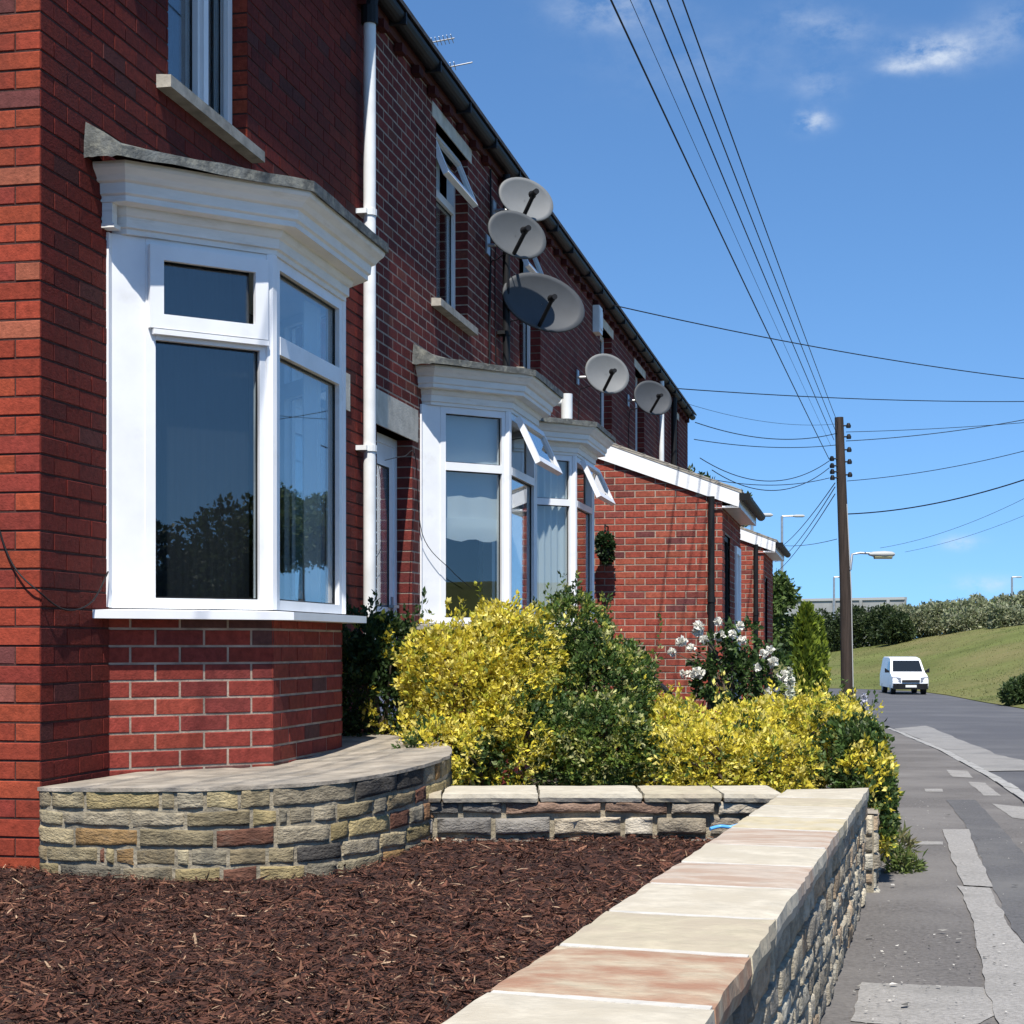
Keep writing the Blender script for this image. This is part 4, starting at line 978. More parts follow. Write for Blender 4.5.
def shrub(name, label, cat, base, lobes, pal, leaf, per, seed, group=None, yellow=None, width=.5, shoots=0, zmin=None, stem=True, upb=.35, mname='leaf', part='foliage'):
    """sprigs of leaves through a lumpy crown; pal = list of (weight, colour); yellow(p) -> mix between pal[0] set and pal[1] set"""
    t = thing(name, label, cat, base, group)
    P, D = blob_points(lobes, seed); r = np.random.default_rng(seed + 1)
    if shoots:
        idx = r.choice(len(P), shoots); up = P[idx] + D[idx] * .04
        ex = []; exd = []
        for q, d in zip(up, D[idx]):
            if d[2] < .1: continue
            h = r.uniform(.05, .17); lean = np.array([d[0] * .35 + r.normal() * .15, d[1] * .35 + r.normal() * .15, 1])
            for k in range(5): ex.append(q + lean * h * k / 4); exd.append(lean)
        if ex: P = np.concatenate([P, np.array(ex)]); D = np.concatenate([D, np.array(exd)])
    if zmin is not None:
        k = P[:, 2] > zmin; P, D = P[k], D[k]
    n = len(P); pos = np.repeat(P, per, axis=0) + r.normal(size=(n * per, 3)) * leaf * .25
    ax = np.repeat(D, per, axis=0) * .8 + r.normal(size=(n * per, 3)) * .75; ax[:, 2] += upb
    size = leaf * r.uniform(.45, 1.4, n * per)
    cl = np.zeros((n, 3)); nz_ = np.array([noise.noise(Vector(p) * 4.5 + Vector((seed, 0, 0))) for p in P])
    for i in range(n):
        set_ = pal if yellow is None else (pal[0] if yellow(P[i]) + nz_[i] * .9 + r.normal() * .16 < .5 else pal[1])
        w = np.array([a for a, _ in set_]); cl[i] = np.array(set_[r.choice(len(set_), p=w / w.sum())][1]) * r.uniform(.8, 1.2)
    C = np.repeat(cl, per, axis=0) * r.uniform(.8, 1.2, (n * per, 1))
    leaf_mesh(part, pos, ax, size, C, t, width, m=mname)
    if stem:
        mb = MB(); b = Vector(base)
        for (c, rad, _) in lobes:
            for k in range(3):
                e = Vector((c[0] + r.normal() * rad[0] * .45, c[1] + r.normal() * rad[1] * .45, c[2] + rad[2] * r.uniform(.0, .6)))
                b0 = b + Vector((r.normal() * .05, r.normal() * .05, 0)); mid = b0.lerp(e, .5) + Vector((0, 0, .06)); mb.tube([b0, mid, e], [.016, .011, .004], 5)
        mb.build('stem', M['bark'], t)
    return t

GREEN = [(5, (.055, .100, .024)), (3, (.080, .135, .034)), (2, (.034, .062, .018)), (1.5, (.17, .21, .07))]
YEL = [(6, (.67, .56, .065)), (3, (.74, .64, .17)), (2, (.52, .50, .06)), (.7, (.18, .22, .035))]
YG = [(4, (.13, .19, .035)), (3, (.36, .36, .07)), (2, (.06, .11, .024)), (2, (.48, .47, .20))]
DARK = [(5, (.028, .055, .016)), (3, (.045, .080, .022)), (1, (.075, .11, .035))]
def L(px, py, dep): p = pix(px, py, dep); return (p.x, p.y, p.z)
yb_ = lambda p: .5 + .9 * (p[2] + .35)
# dark green shrub against the first bay, leaves darkened further for its shade
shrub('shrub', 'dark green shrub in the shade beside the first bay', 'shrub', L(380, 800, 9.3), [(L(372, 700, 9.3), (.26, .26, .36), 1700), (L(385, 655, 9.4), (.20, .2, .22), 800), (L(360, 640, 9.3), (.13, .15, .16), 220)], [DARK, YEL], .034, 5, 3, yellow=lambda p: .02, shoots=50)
# the big yellow variegated one
shrub('shrub', 'tall yellow variegated shrub in front of the second bay', 'shrub', L(485, 800, 8.7), [
    (L(470, 705, 8.7), (.34, .34, .40), 2600), (L(510, 665, 8.8), (.28, .30, .30), 1500), (L(438, 672, 8.7), (.20, .24, .24), 950), (L(515, 740, 8.6), (.28, .3, .32), 1200), (L(440, 755, 8.3), (.22, .25, .2), 750), (L(500, 632, 8.9), (.16, .18, .16), 480)],
    [GREEN, YEL], .028, 6, 4, yellow=lambda p: .76 + .55 * (p[2] + .3) - .8 * max(0, (p[0] + 1.58)), shoots=100)
shrub('shrub', 'tall green shrub with pale tips right of the yellow one', 'shrub', L(590, 800, 9.0), [
    (L(592, 705, 9.0), (.32, .30, .42), 2600), (L(570, 640, 9.1), (.22, .24, .26), 1100), (L(604, 748, 8.6), (.26, .26, .28), 1500), (L(628, 690, 9.2), (.18, .2, .28), 600), (L(566, 745, 8.55), (.16, .2, .24), 700)],
    [GREEN, YG], .027, 6, 5, yellow=lambda p: .52 + .10 * (p[2] + .4), shoots=90)
low = [(664, 764, 8.6, .18, .18), (684, 745, 8.9, .22, .24), (705, 762, 8.4, .26, .2), (742, 752, 8.8, .28, .24), (775, 765, 8.4, .24, .18), (800, 745, 9.0, .26, .26), (834, 745, 9.3, .2, .24), (856, 756, 9.1, .13, .18), (662, 722, 9.1, .15, .14), (770, 728, 9.3, .2, .18)]
shrub('shrub', 'low spreading golden shrub along the top of the cross wall', 'shrub', L(740, 810, 8.8), [(L(a, b, d), (rx, rx, rz_), int(8200 * rx * rz_ + 240)) for a, b, d, rx, rz_ in low],
      [GREEN, YEL], .027, 6, 6, yellow=lambda p: .88 + .4 * (p[2] + .55), shoots=130)
shrub('shrub', 'pointed golden shrub rising behind the front wall near the pole', 'shrub', L(845, 800, 10.2), [(L(838, 748, 10.2), (.22, .24, .24), 800), (L(846, 728, 10.2), (.11, .13, .17), 320), (L(815, 738, 10.3), (.2, .2, .22), 460)], [GREEN, YEL], .030, 6, 61, yellow=lambda p: .85, shoots=34)
shrub('shrub', 'green shrub overhanging the end of the front wall and pavement', 'shrub', L(866, 860, 8.3), [
    (L(864, 772, 8.4), (.15, .2, .26), 950), (L(848, 752, 8.8), (.18, .22, .2), 560), (L(878, 800, 8.25), (.09, .2, .22), 420), (L(880, 830, 8.15), (.07, .14, .12), 200)],
    [GREEN, YEL], .030, 6, 8, yellow=lambda p: .22 + .55 * max(0, -p[2] - .75) * 2.2, shoots=24)

hl = [(W(RL(z) - .55 - .6 * (z - 7.75) / 16.25, z, -hgt(z) + .45)[:], (.5, .62, .36), 520) for z in (12.5, 13.6, 14.8, 16, 17.2, 18.4, 19.6, 20.8, 22, 23.2, 24.2)]
shrub('hedge', 'low mixed green hedge running on along the boundary wall towards the pole', 'hedge', W(RL(17) - .8, 17, -hgt(17)), hl, [GREEN, YEL], .045, 4, 19, yellow=lambda p: .24, shoots=60)

# standard rose with white flowers
def rose():
    t = thing('rose_bush', 'rose bush with white flowers in front of the brick lean-to', 'rose bush', L(735, 780, 12.0))
    lob = [(L(730, 680, 12.0), (.28, .28, .20), 300), (L(765, 672, 12.1), (.2, .2, .22), 150), (L(715, 655, 12.0), (.16, .18, .18), 60), (L(742, 640, 12.0), (.14, .16, .16), 45)]
    P, D = blob_points(lob, 77); n = len(P); per = 6; r = np.random.default_rng(5)
    pos = np.repeat(P, per, axis=0) + r.normal(size=(n * per, 3)) * .012; ax = np.repeat(D, per, axis=0) + r.normal(size=(n * per, 3)) * .8
    C = np.array([DARK[0][1], DARK[1][1], GREEN[1][1]])[r.choice(3, n * per)] * r.uniform(.8, 1.3, (n * per, 1))
    leaf_mesh('foliage', pos, ax, .045 * r.uniform(.6, 1.2, n * per), C, t, .62)
    mb = MB(); b = Vector(L(728, 790, 12.0)); c = Vector(L(727, 700, 12.0)); mb.tube([b, c], [.022, .016], 7)
    fl = [(682, 642), (672, 652), (691, 648), (698, 632), (704, 640), (718, 622), (699, 626), (733, 634), (742, 640), (720, 636), (684, 674), (696, 672), (700, 673), (770, 650), (764, 654), (773, 662), (768, 692), (771, 696), (783, 676), (740, 626), (693, 674), (790, 682), (757, 668)]
    ctr = Vector(L(735, 680, 12.0))
    for (x, y) in fl[:14]: mb.tube([c, ctr.lerp(Vector(L(x, y, 12.0)), .5), Vector(L(x, y, 12.0))], [.008, .006, .003], 5)
    mb.build('stem', M['bark'], t)
    for i, (x, y) in enumerate(fl):
        p = np.array(L(x, y, 11.9 + .25 * ((i * 37) % 7) / 7 - .15)); m = 34; d = r.normal(size=(m, 3)); d[:, 1] -= .3; d[:, 2] += .3; d /= np.linalg.norm(d, axis=1, keepdims=True)
        leaf_mesh('flower', p + d * .013, d * .5 + r.normal(size=(m, 3)) * .6, np.full(m, .029 * (1 + .35 * (i % 3 == 0))), np.tile([[.80, .78, .70]], (m, 1)) * r.uniform(.85, 1.1, (m, 1)), t, .95, .5, 'petal')
rose()
# basket foliage
P, D = blob_points([((-2.755, 18.25, 1.10), (.09, .09, .13), 220), ((-2.74, 18.25, .99), (.06, .07, .09), 100)], 9); r = np.random.default_rng(3); k = len(P)
leaf_mesh('foliage', np.repeat(P, 4, axis=0), np.repeat(D, 4, axis=0) + r.normal(size=(k * 4, 3)) * .7, r.uniform(.03, .06, k * 4), np.tile([[.022, .045, .014]], (k * 4, 1)) * r.uniform(.6, 1.5, (k * 4, 1)), hb, .6)
mb = MB(); mb.tube([(-2.755, 18.25, 1.05), (-2.755, 18.25, .98), (-2.755, 18.25, .95)], [.09, .07, .03], 14)
for a in range(3): mb.tube([(-2.755 + .085 * math.cos(a * 2.1), 18.25 + .085 * math.sin(a * 2.1), 1.05), (-2.755, 18.25, 1.30)], .004, 4)
mb.tube([(-2.755, 18.49, 1.32), (-2.755, 18.25, 1.32), (-2.755, 18.25, 1.29)], .009, 6); mb.build('basket', M['black'], hb)

# pale flower spikes and weeds
def spike(label, px, py0, py1, dep, col):
    t = thing('flower_spike', label, 'flower', L(px, py1, dep), 'pale flower spikes among the golden shrubs')
    a, b = Vector(L(px, py1, dep)), Vector(L(px - 1, py0, dep)); mb = MB(); mb.tube([a + Vector((0, 0, -.3)), b], .004, 5); mb.build('stem', M['bark'], t)
    n = 150; r = np.random.default_rng(int(px)); tt = r.random(n); P = np.array([a.lerp(b, x) for x in tt]); d = r.normal(size=(n, 3)); d[:, 2] += .3
    leaf_mesh('blossom', P, d, .045 * (1.15 - tt * .7), np.tile([col], (n, 1)) * r.uniform(.8, 1.1, (n, 1)), t, .8, .4, 'petal')
spike('pale lilac-white flower spike beside the base of the pole', 865, 694, 722, 10.4, (.62, .62, .68))
spike('cream flower spike between the rose and the golden shrub', 791, 668, 706, 10.6, (.55, .57, .46))
shrub('weed_clump', 'tuft of green weeds growing at the wall foot on the pavement', 'weeds', W(2.0, 8.55, -hgt(8.5)), [(W(1.99, 8.6, -hgt(8.6) + .05)[:], (.06, .11, .06), 90), (W(2.05, 8.65, -hgt(8.6) + .02)[:], (.07, .07, .03), 50)], [(3, (.12, .16, .04)), (2, (.08, .12, .03)), (1, (.2, .19, .08))], .05, 4, 15, width=.22, stem=False, upb=.6)
tt = bpy.data.objects['weed_clump']
shrub('weed_clump', 'dry straggling weed on the pavement below the overhanging shrub', 'weeds', W(2.14, 9.0, -hgt(9)), [(W(2.1, 9.1, -hgt(9) + .08)[:], (.07, .12, .06), 70)], [(3, (.22, .20, .09)), (2, (.12, .14, .05))], .06, 4, 16, width=.18, stem=False, upb=.5)

# conifer
def conifer():
    base = W(.178 * 33, 33, -hgt(33)); t = thing('conifer', 'upright golden-green conifer with two tips left of the wooden pole', 'conifer', base)
    r = np.random.default_rng(8); P = []; D = []
    for (px, top, rad, n) in ((806, 607, .225, 3400), (820, 621, .14, 1500)):
        b = np.array(W((px - 512) / F * 33, 33 + (.2 if px > 815 else 0), -hgt(33))); H = (HOR - top) / F * 33 - b[2]
        for _ in range(n):
            u = r.random() ** .8; prof = rad * (1.0 - u ** 3.6) ** .7 * (.75 + .5 * min(1, u * 4)) ; a = r.random() * 6.283; q = .6 + .4 * r.random() ** .5
            lump = 1 + .25 * noise.noise(Vector((math.cos(a) * 2, math.sin(a) * 2, u * 9 + px)))
            P.append(b + np.array([math.cos(a) * prof * q * lump, math.sin(a) * prof * q * lump, u * H])); D.append([math.cos(a) * .45, math.sin(a) * .45, 1.0])
    P = np.array(P); D = np.array(D); n = len(P)
    C = np.array([(.17, .22, .025), (.23, .29, .035), (.10, .15, .022)])[r.choice(3, n)] * r.uniform(.7, 1.3, (n, 1))
    leaf_mesh('foliage', P, D + r.normal(size=(n, 3)) * .3, r.uniform(.09, .18, n), C, t, .45)
    mb = MB(); mb.tube([base, base + Vector((0, 0, 1.2))], [.06, .03], 7); mb.build('trunk', M['bark'], t)
conifer()

def tree(label, base, h, cr, seed, pal, lobes=7, n=700, leaf=.16, group=None, name='tree'):
    t = thing(name, label, 'tree', base, group); r = random.Random(seed); b = Vector(base); mb = MB()
    fork = b + Vector((0, 0, h * .42)); mb.tube([b, b.lerp(fork, .5) + Vector((.05, .03, 0)), fork], [h * .035, h * .026, h * .02], 8); lb = []
    for k in range(lobes):
        a = k * 2.4 + r.uniform(-.4, .4); rad = cr * r.uniform(.25, .72); z = h * r.uniform(.5, .86)
        c = b + Vector((math.cos(a) * rad, math.sin(a) * rad, z)); mb.tube([fork, fork.lerp(c, .55) + Vector((0, 0, .1)), c], [h * .014, h * .009, h * .003], 5)
        s = cr * r.uniform(.36, .56); lb.append((tuple(c), (s, s, s * .8), n))
    mb.build('trunk', M['bark'], t)
    P, D = blob_points(lb, seed); q = np.random.default_rng(seed); m = len(P); per = 3
    C = np.array([c for _, c in pal])[q.choice(len(pal), m * per, p=np.array([a for a, _ in pal]) / sum(a for a, _ in pal))] * np.repeat(q.uniform(.65, 1.35, (m, 1)), per, axis=0)
    leaf_mesh('crown', np.repeat(P, per, axis=0) + q.normal(size=(m * per, 3)) * leaf * .5, np.repeat(D, per, axis=0) + q.normal(size=(m * per, 3)) * .9, leaf * q.uniform(.6, 1.3, m * per), C, t, .6)
    return t
TG = [(4, (.045, .075, .022)), (3, (.065, .10, .03)), (1, (.10, .13, .04))]
tree('leafy tree top showing over the lean-to roof at the end of the row', W(.112 * 42, 42, -1.9), 6.7, 1.15, 5, TG, 8, 300, .13)
tree('pale green tree just beyond the end of the second lean-to', W(.152 * 40, 40, -1.9), 4.1, .75, 12, [(3, (.08, .13, .03)), (2, (.12, .17, .05)), (1, (.05, .08, .02))], 8, 240, .13)

# hedgerow along the top of the bank: each bush its own
PALE = [(4, (.24, .26, .14)), (3, (.30, .31, .19)), (2, (.15, .18, .08)), (1, (.38, .38, .25))]
DKH = [(4, (.032, .050, .018)), (3, (.048, .072, .024)), (1, (.075, .10, .035))]
bank = [(772, 612, 118, 'd'), (788, 608, 122, 'd'), (806, 606, 119, 'd'), (826, 607, 124, 'd'), (846, 603, 120, 'd'), (866, 604, 122, 'd'), (884, 606, 118, 'd'), (898, 612, 115, 'd'),
        (884, 600, 133, 'p'), (902, 598, 126, 'p'), (922, 599, 120, 'p'), (940, 602, 117, 'p'), (952, 596, 122, 'p'), (968, 598, 116, 'p'), (984, 594, 119, 'p'), (1000, 595, 113, 'p'), (1016, 590, 116, 'p'), (1034, 590, 112, 'p'), (1052, 588, 114, 'p'), (962, 606, 113, 'p'), (1008, 604, 108, 'p'), (918, 612, 118, 'p')]
where = {'d': ['at the left end of the hedge, next to the pale shed', 'below the far concrete parapet', 'behind the conifer', 'just left of the wooden pole', 'directly behind the wooden pole', 'just right of the wooden pole', 'under the street lamp head', 'where dark hedge meets pale hedge']}
dn = 0; pn = 0
PW = ['set far back beyond the dark hedge', 'above and beyond the parked-looking white van', 'second back row above the van roof', 'straight above the van', 'right of the van, back row', 'midway along the pale hedge', 'rounded, three along from the right frame edge', 'lower one near the right edge', 'tall one close to the right frame edge', 'cut off by the right frame edge', 'hidden end of the pale hedge', 'small one in front mid hedge', 'small one in front near the right edge', 'small one next to the dark hedge']
for i, (px, top, dep, kd) in enumerate(bank):
    b = W((px - 512) / F * dep, dep); bz = float(np.interp(px, [770, 826, 853, 908, 960, 1024, 1060], [660, 658, 652, 635, 630, 624, 620])); z0 = (HOR - bz) / F * dep - .3; z1 = (HOR - top) / F * dep; hh = z1 - z0; r = random.Random(i)
    wd = 1.25 if kd == 'd' else 1.2
    lob = []
    for k in range(7):
        lob.append(((b.x + r.uniform(-.6, .6) * wd, b.y + r.uniform(-.6, .6) * wd, z0 + hh * r.uniform(.28, .74)), (wd * r.uniform(.42, .62), wd * r.uniform(.42, .62), hh * r.uniform(.2, .3)), 210))
    lob.append(((b.x, b.y, z0 + hh * .32), (wd * .95, wd * .9, hh * .36), 420))
    if kd == 'd': lab = 'dark green hedge bush ' + where['d'][dn]; dn += 1
    else: lab = 'pale grey-green hedge bush, ' + PW[pn]; pn += 1
    shrub('hedge_bush', lab, 'bush', (b.x, b.y, z0), lob, DKH if kd == 'd' else PALE, .22, 3, 200 + i, 'hedge bushes along the top of the bank', stem=False, width=.6)
# foot bush at the road edge, right
shrub('bush', 'rounded dark bush at the right frame edge beside the far kerb', 'bush', L(1022, 704, 63), [(L(1020, 694, 63), (.75, .7, .5), 700), (L(1032, 688, 63), (.7, .7, .5), 600), (L(1042, 692, 63.5), (.6, .6, .55), 400)], TG, .13, 4, 300, stem=False, width=.55)

# trees across the road, mirrored in the window glass
for i, (x, y, h_, cr) in enumerate([(21, -6.5, 3.5, 2.6), (23, -1.5, 3.7, 2.9), (20.5, 3.0, 3.2, 2.4), (27, -10, 4.2, 2.8)]):
    tree(['broad dark tree mirrored in the first bay, across the road', 'tallest dark tree mirrored in the first bay glass', 'smaller dark tree mirrored at the right of the first bay pane', 'back tree mirrored in the first bay glass'][i], (x, y, -1.2), h_, cr, 400 + i, DKH, 12, 1000, .16, 'trees across the road')
for i, (l, Z, h_) in enumerate([(33, 60, 5.5), (37, 72, 6.5)]):
    tree(['tree on the bank mirrored in the front pane of the first bay', 'second tree on the bank mirrored in the front pane'][i], W(l, Z, 1.2), h_, 2.6, 420 + i, TG, 10, 800, .18, 'trees up on the bank')

# ------------------------------------------------------------------ street furniture
pole = thing('utility_pole', 'leaning dark wooden utility pole with a street lamp on its side', 'utility pole', W(7.63, 38, -1.95))
mb = MB(); mb.tube([W(7.64, 38, -2.1), W(7.58, 38, 1.5), W(7.44, 38, 5.18)], [.138, .125, .098], 14); mb.build('pole', M['wood_pole'], pole, True)
for i, (sd, ys) in enumerate(((-1, (459, 466, 472, 478)), (1, (426, 437, 450, 462, 475)))):
    for y in ys:
        z = (HOR - y) / F * 38; l = 7.44 + (5.18 - z) * .03; mb = MB(); a = W(l + sd * .08, 37.95, z); b = W(l + sd * .2, 37.95, z); mb.tube([a, b], .018, 6); mb.tube([b + Vector((0, 0, -.05)), b + Vector((0, 0, .0)), b + Vector((0, 0, .06))], [.05, .058, .03], 10); mb.build('insulator', M['black'], pole, True)
mb = MB(); z = 2.06; mb.tube([W(7.68, 37.9, 1.7), W(7.72, 37.9, z), W(7.9, 37.9, z + .03), W(8.15, 37.9, z + .02)], .028, 8); mb.build('lamp_arm', M['metal'], pole, True)
mb = MB(); rows = []
for t_, w_, h0, h1 in ((0, .06, -.03, .03), (.1, .10, -.06, .06), (.35, .115, -.08, .075), (.52, .10, -.07, .06), (.58, .05, -.03, .03)):
    c = W(8.1 + t_, 37.9, z + .0); d = W(0, 1); rows.append([c + d * (w_ * math.cos(a)) + Vector((0, 0, (h1 if math.sin(a) > 0 else -h0) * math.sin(a))) for a in [2 * math.pi * k / 12 for k in range(12)]])
mb.grid(rows, closeu=True); lh = mb.build('lamp_head', M['lamp_body'], pole, True)
mb = MB(); mb.grid([[W(8.22 + .4 * i / 6, 37.9 + .085 * math.cos(a), z - .05 + .06 * math.sin(a)) for a in [math.pi + math.pi * k / 8 for k in range(9)]] for i in range(7)]); mb.build('lens', M['lamp_lens'], lh, True)
# conduit up the pole
mb = MB(); mb.tube([W(7.76, 37.9, -1.9), W(7.70, 37.9, 1.2), W(7.6, 37.9, 3.2)], .012, 6); mb.build('conduit', M['lamp_body'], pole)

rp = thing('utility_pole', 'second wooden pole behind the viewer that carries the overhead wires', 'utility pole', W(-3.6, -7, -.8))
mb = MB(); mb.tube([W(-3.6, -7, -1), W(-3.6, -7, 5.6)], [.14, .1], 12); mb.build('pole', M['wood_pole'], rp, True)

def wire(label, a, b, sag=.2, r=.010, n=24, group='overhead wires'):
    a = Vector(a); b = Vector(b); pts = [a.lerp(b, i / n) + Vector((0, 0, -sag * 4 * (i / n) * (1 - i / n))) for i in range(n + 1)]
    o = MB(); o.tube(pts, r, 5); return tag(o.build('overhead_wire', M['black'], None, True), label, 'wire', group)
def beyond(a, b, k): a = Vector(a); b = Vector(b); return a + (b - a) * k
for i, (tx, bx, by, rad, nm) in enumerate([(618, 829, 459, .0085, 'leftmost and thickest of the overhead wires running up the picture'), (637, 831, 446, .003, 'faint thin wire second from left in the overhead bundle'), (656, 834, 440, .007, 'middle wire of the overhead bundle running up the picture'), (673, 836, 432, .0065, 'fourth wire from left in the overhead bundle'), (688, 838, 424, .0065, 'rightmost wire of the overhead bundle running up the picture')]):
    a = pix(bx, by, 38); b = pix(tx, 0, 13); wire(nm, a, beyond(a, b, 1.75), .12, rad)
wire('long wire from the roof edge above the round dish sloping right across the sky', (-2.97, 20.25, 4.16), pix(1300, 395, 30), .30, .0075, 40)
wire('nearly level wire leaving the gutter beside the dark far dish', (-2.97, 27.3, 4.2), pix(1300, 385, 40), .3, .0085, 40)
wire('wire from the far end of the gutter to the top of the pole', (-2.97, 30.8, 4.1), pix(838, 433, 38), .22, .009)
wire('lower wire from the far house to the pole just below the top', (-3.0, 30.9, 3.8), pix(836, 445, 38), .1, .008)
wire('slack wire curving from the tree top to the pole', pix(700, 458, 32), pix(829, 461, 38), .45, .009)
wire('slack wire curving lower from the lean-to roof to the pole', pix(712, 470, 32), pix(829, 468, 38), .45, .009)
wire('third slack wire from the lean-to roof to the pole', pix(705, 478, 32), pix(829, 478, 38), .15, .008)
wire('wire from the pole top rising right out of frame', pix(846, 441, 38), pix(1160, 388, 36), .2, .009)
wire('upper wire from the pole to the right frame edge', pix(846, 432, 38), pix(1160, 408, 40), .1, .007)
wire('pale wire climbing right from the middle of the pole', pix(847, 481, 38), pix(1160, 408, 34), .25, .008)
wire('thickest service cable from the pole sagging up to the right edge', pix(848, 514, 38), pix(1160, 424, 30), .35, .014)
for i, (x, y, s) in enumerate([(780, 541, 483), (783, 552, 487), (778, 566, 494)]):
    wire(['upper', 'middle', 'lower'][i] + ' of three thin wires falling from the pole to the distant lamp post', pix(835, s, 38), pix(x - 8, y + 10, 88), .3, .012)
wire('thin wire level from the distant lamp post to the pole shaft', pix(837, 539, 38), pix(760, 540, 70), .2, .008)
wire('faint distant wire rising over the pale hedge to the right edge', pix(880, 548, 90), pix(1100, 456, 70), .6, .010)
wire('lower faint distant wire over the hedge to the right', pix(905, 552, 90), pix(1100, 480, 75), .4, .009)
wire('thin wire crossing the sky just left of the pole top', (-2.97, 29.0, 4.2), pix(836, 424, 38), .15, .004)

def lamp_post(label, px, ytop, ybase, dep, arm, side=1):
    a = pix(px, ybase, dep); b = pix(px, ytop, dep); t = thing('street_lamp', label, 'street lamp', a, 'distant street lamps'); r = .035 + dep * .00035
    mb = MB(); mb.tube([a, b], [r * 1.25, r], 8); mb.build('post', M['metal'], t)
    if arm:
        c = pix(px + side * arm, ytop, dep); mb = MB(); mb.tube([b + Vector((0, 0, -.02)), c], r * .8, 6); mb.build('arm', M['metal'], t)
        d = (c - b).normalized(); mb = MB(); mb.tube([c - d * .25, c, c + d * .4, c + d * .5], [.04, .08, .08, .03], 10); mb.build('lamp_head', M['lamp_body'], t, True)
lamp_post('tall grey lamp post with arm beyond the second lean-to', 782, 516, 640, 95, 14)
lamp_post('lamp post whose head peeps over the nearer lean-to gutter', 752, 515, 660, 70, 9)
lamp_post('small thin lamp post left of the wooden pole on the skyline', 834, 577, 640, 160, 5)
lamp_post('tiny lamp post above the pale hedge at the right', 1012, 577, 640, 160, 5)

# far parapet and shed
fwall = thing('parapet', 'grey concrete parapet on the skyline behind the dark hedge', 'wall', pix(840, 640, 165))
mb = MB(); a = pix(772, 606, 168); b = pix(905, 604, 160); d = (b - a).normalized(); nn = Vector((-d.y, d.x, 0)); Lw = (b - a).length
mb.bar((a.x, a.y, 0), (d.x, d.y, 0), nn, 0, Lw, -2.3, 4.35, 0, .4); mb.build('panel', M['concrete'], fwall)
mb = MB(); mb.bar((a.x, a.y, 0), (d.x, d.y, 0), nn, -.1, Lw, 4.352, 4.6, -.12, .52); mb.build('rail', M['lamp_body'], fwall)
for k in range(5):
    mb = MB(); s = 1 + k * 2.8; mb.bar((a.x, a.y, 0), (d.x, d.y, 0), nn, s, s + .3, -2.3, 4.35, .402, .55); mb.bar((a.x, a.y, 0), (d.x, d.y, 0), nn, s, s + .3, -2.3, 4.35, -.15, -.002); mb.build('post', M['concrete'], fwall)
sh = thing('shed', 'pale green shed with a shallow pitched roof beyond the terrace', 'shed', pix(772, 640, 145))
a = pix(757, 611, 145); mb = MB(); c0 = W((757 - 512) / F * 145, 145); u = W(1, 0); v = W(0, 1); Lw = 2.75
mb.bar((c0.x, c0.y, 0), (u.x, u.y, 0), v, 0, Lw, -2.3, 2.95, 0, 5); mb.build('wall', M['shed'], sh)
mb = MB(); P = lambda a_, d_, z_: Vector((c0.x, c0.y, z_)) + u * a_ + v * d_
mb.hexa([P(-.15, -.15, 3.4), P(Lw + .15, -.15, 2.955), P(Lw + .15, 5.1, 2.955), P(-.15, 5.1, 3.4), P(-.15, -.15, 3.6), P(Lw + .15, -.15, 3.1), P(Lw + .15, 5.1, 3.1), P(-.15, 5.1, 3.6)]); mb.build('roof', M['lamp_body'], sh)

# handrail by the lean-to
hr = thing('handrail', 'sloping black metal handrail in front of the brick lean-to', 'handrail', W(1.1, 12.9, -1.2))
mb = MB(); a, b = pix(625, 652, 13.6), pix(670, 694, 13.0); mb.tube([a, b], .022, 8); mb.build('rail', M['black'], hr)
for q in (.05, .95):
    mb = MB(); p = a.lerp(b, q); mb.tube([p, Vector((p.x, p.y, -1.35))], .018, 8); mb.build('post', M['black'], hr)

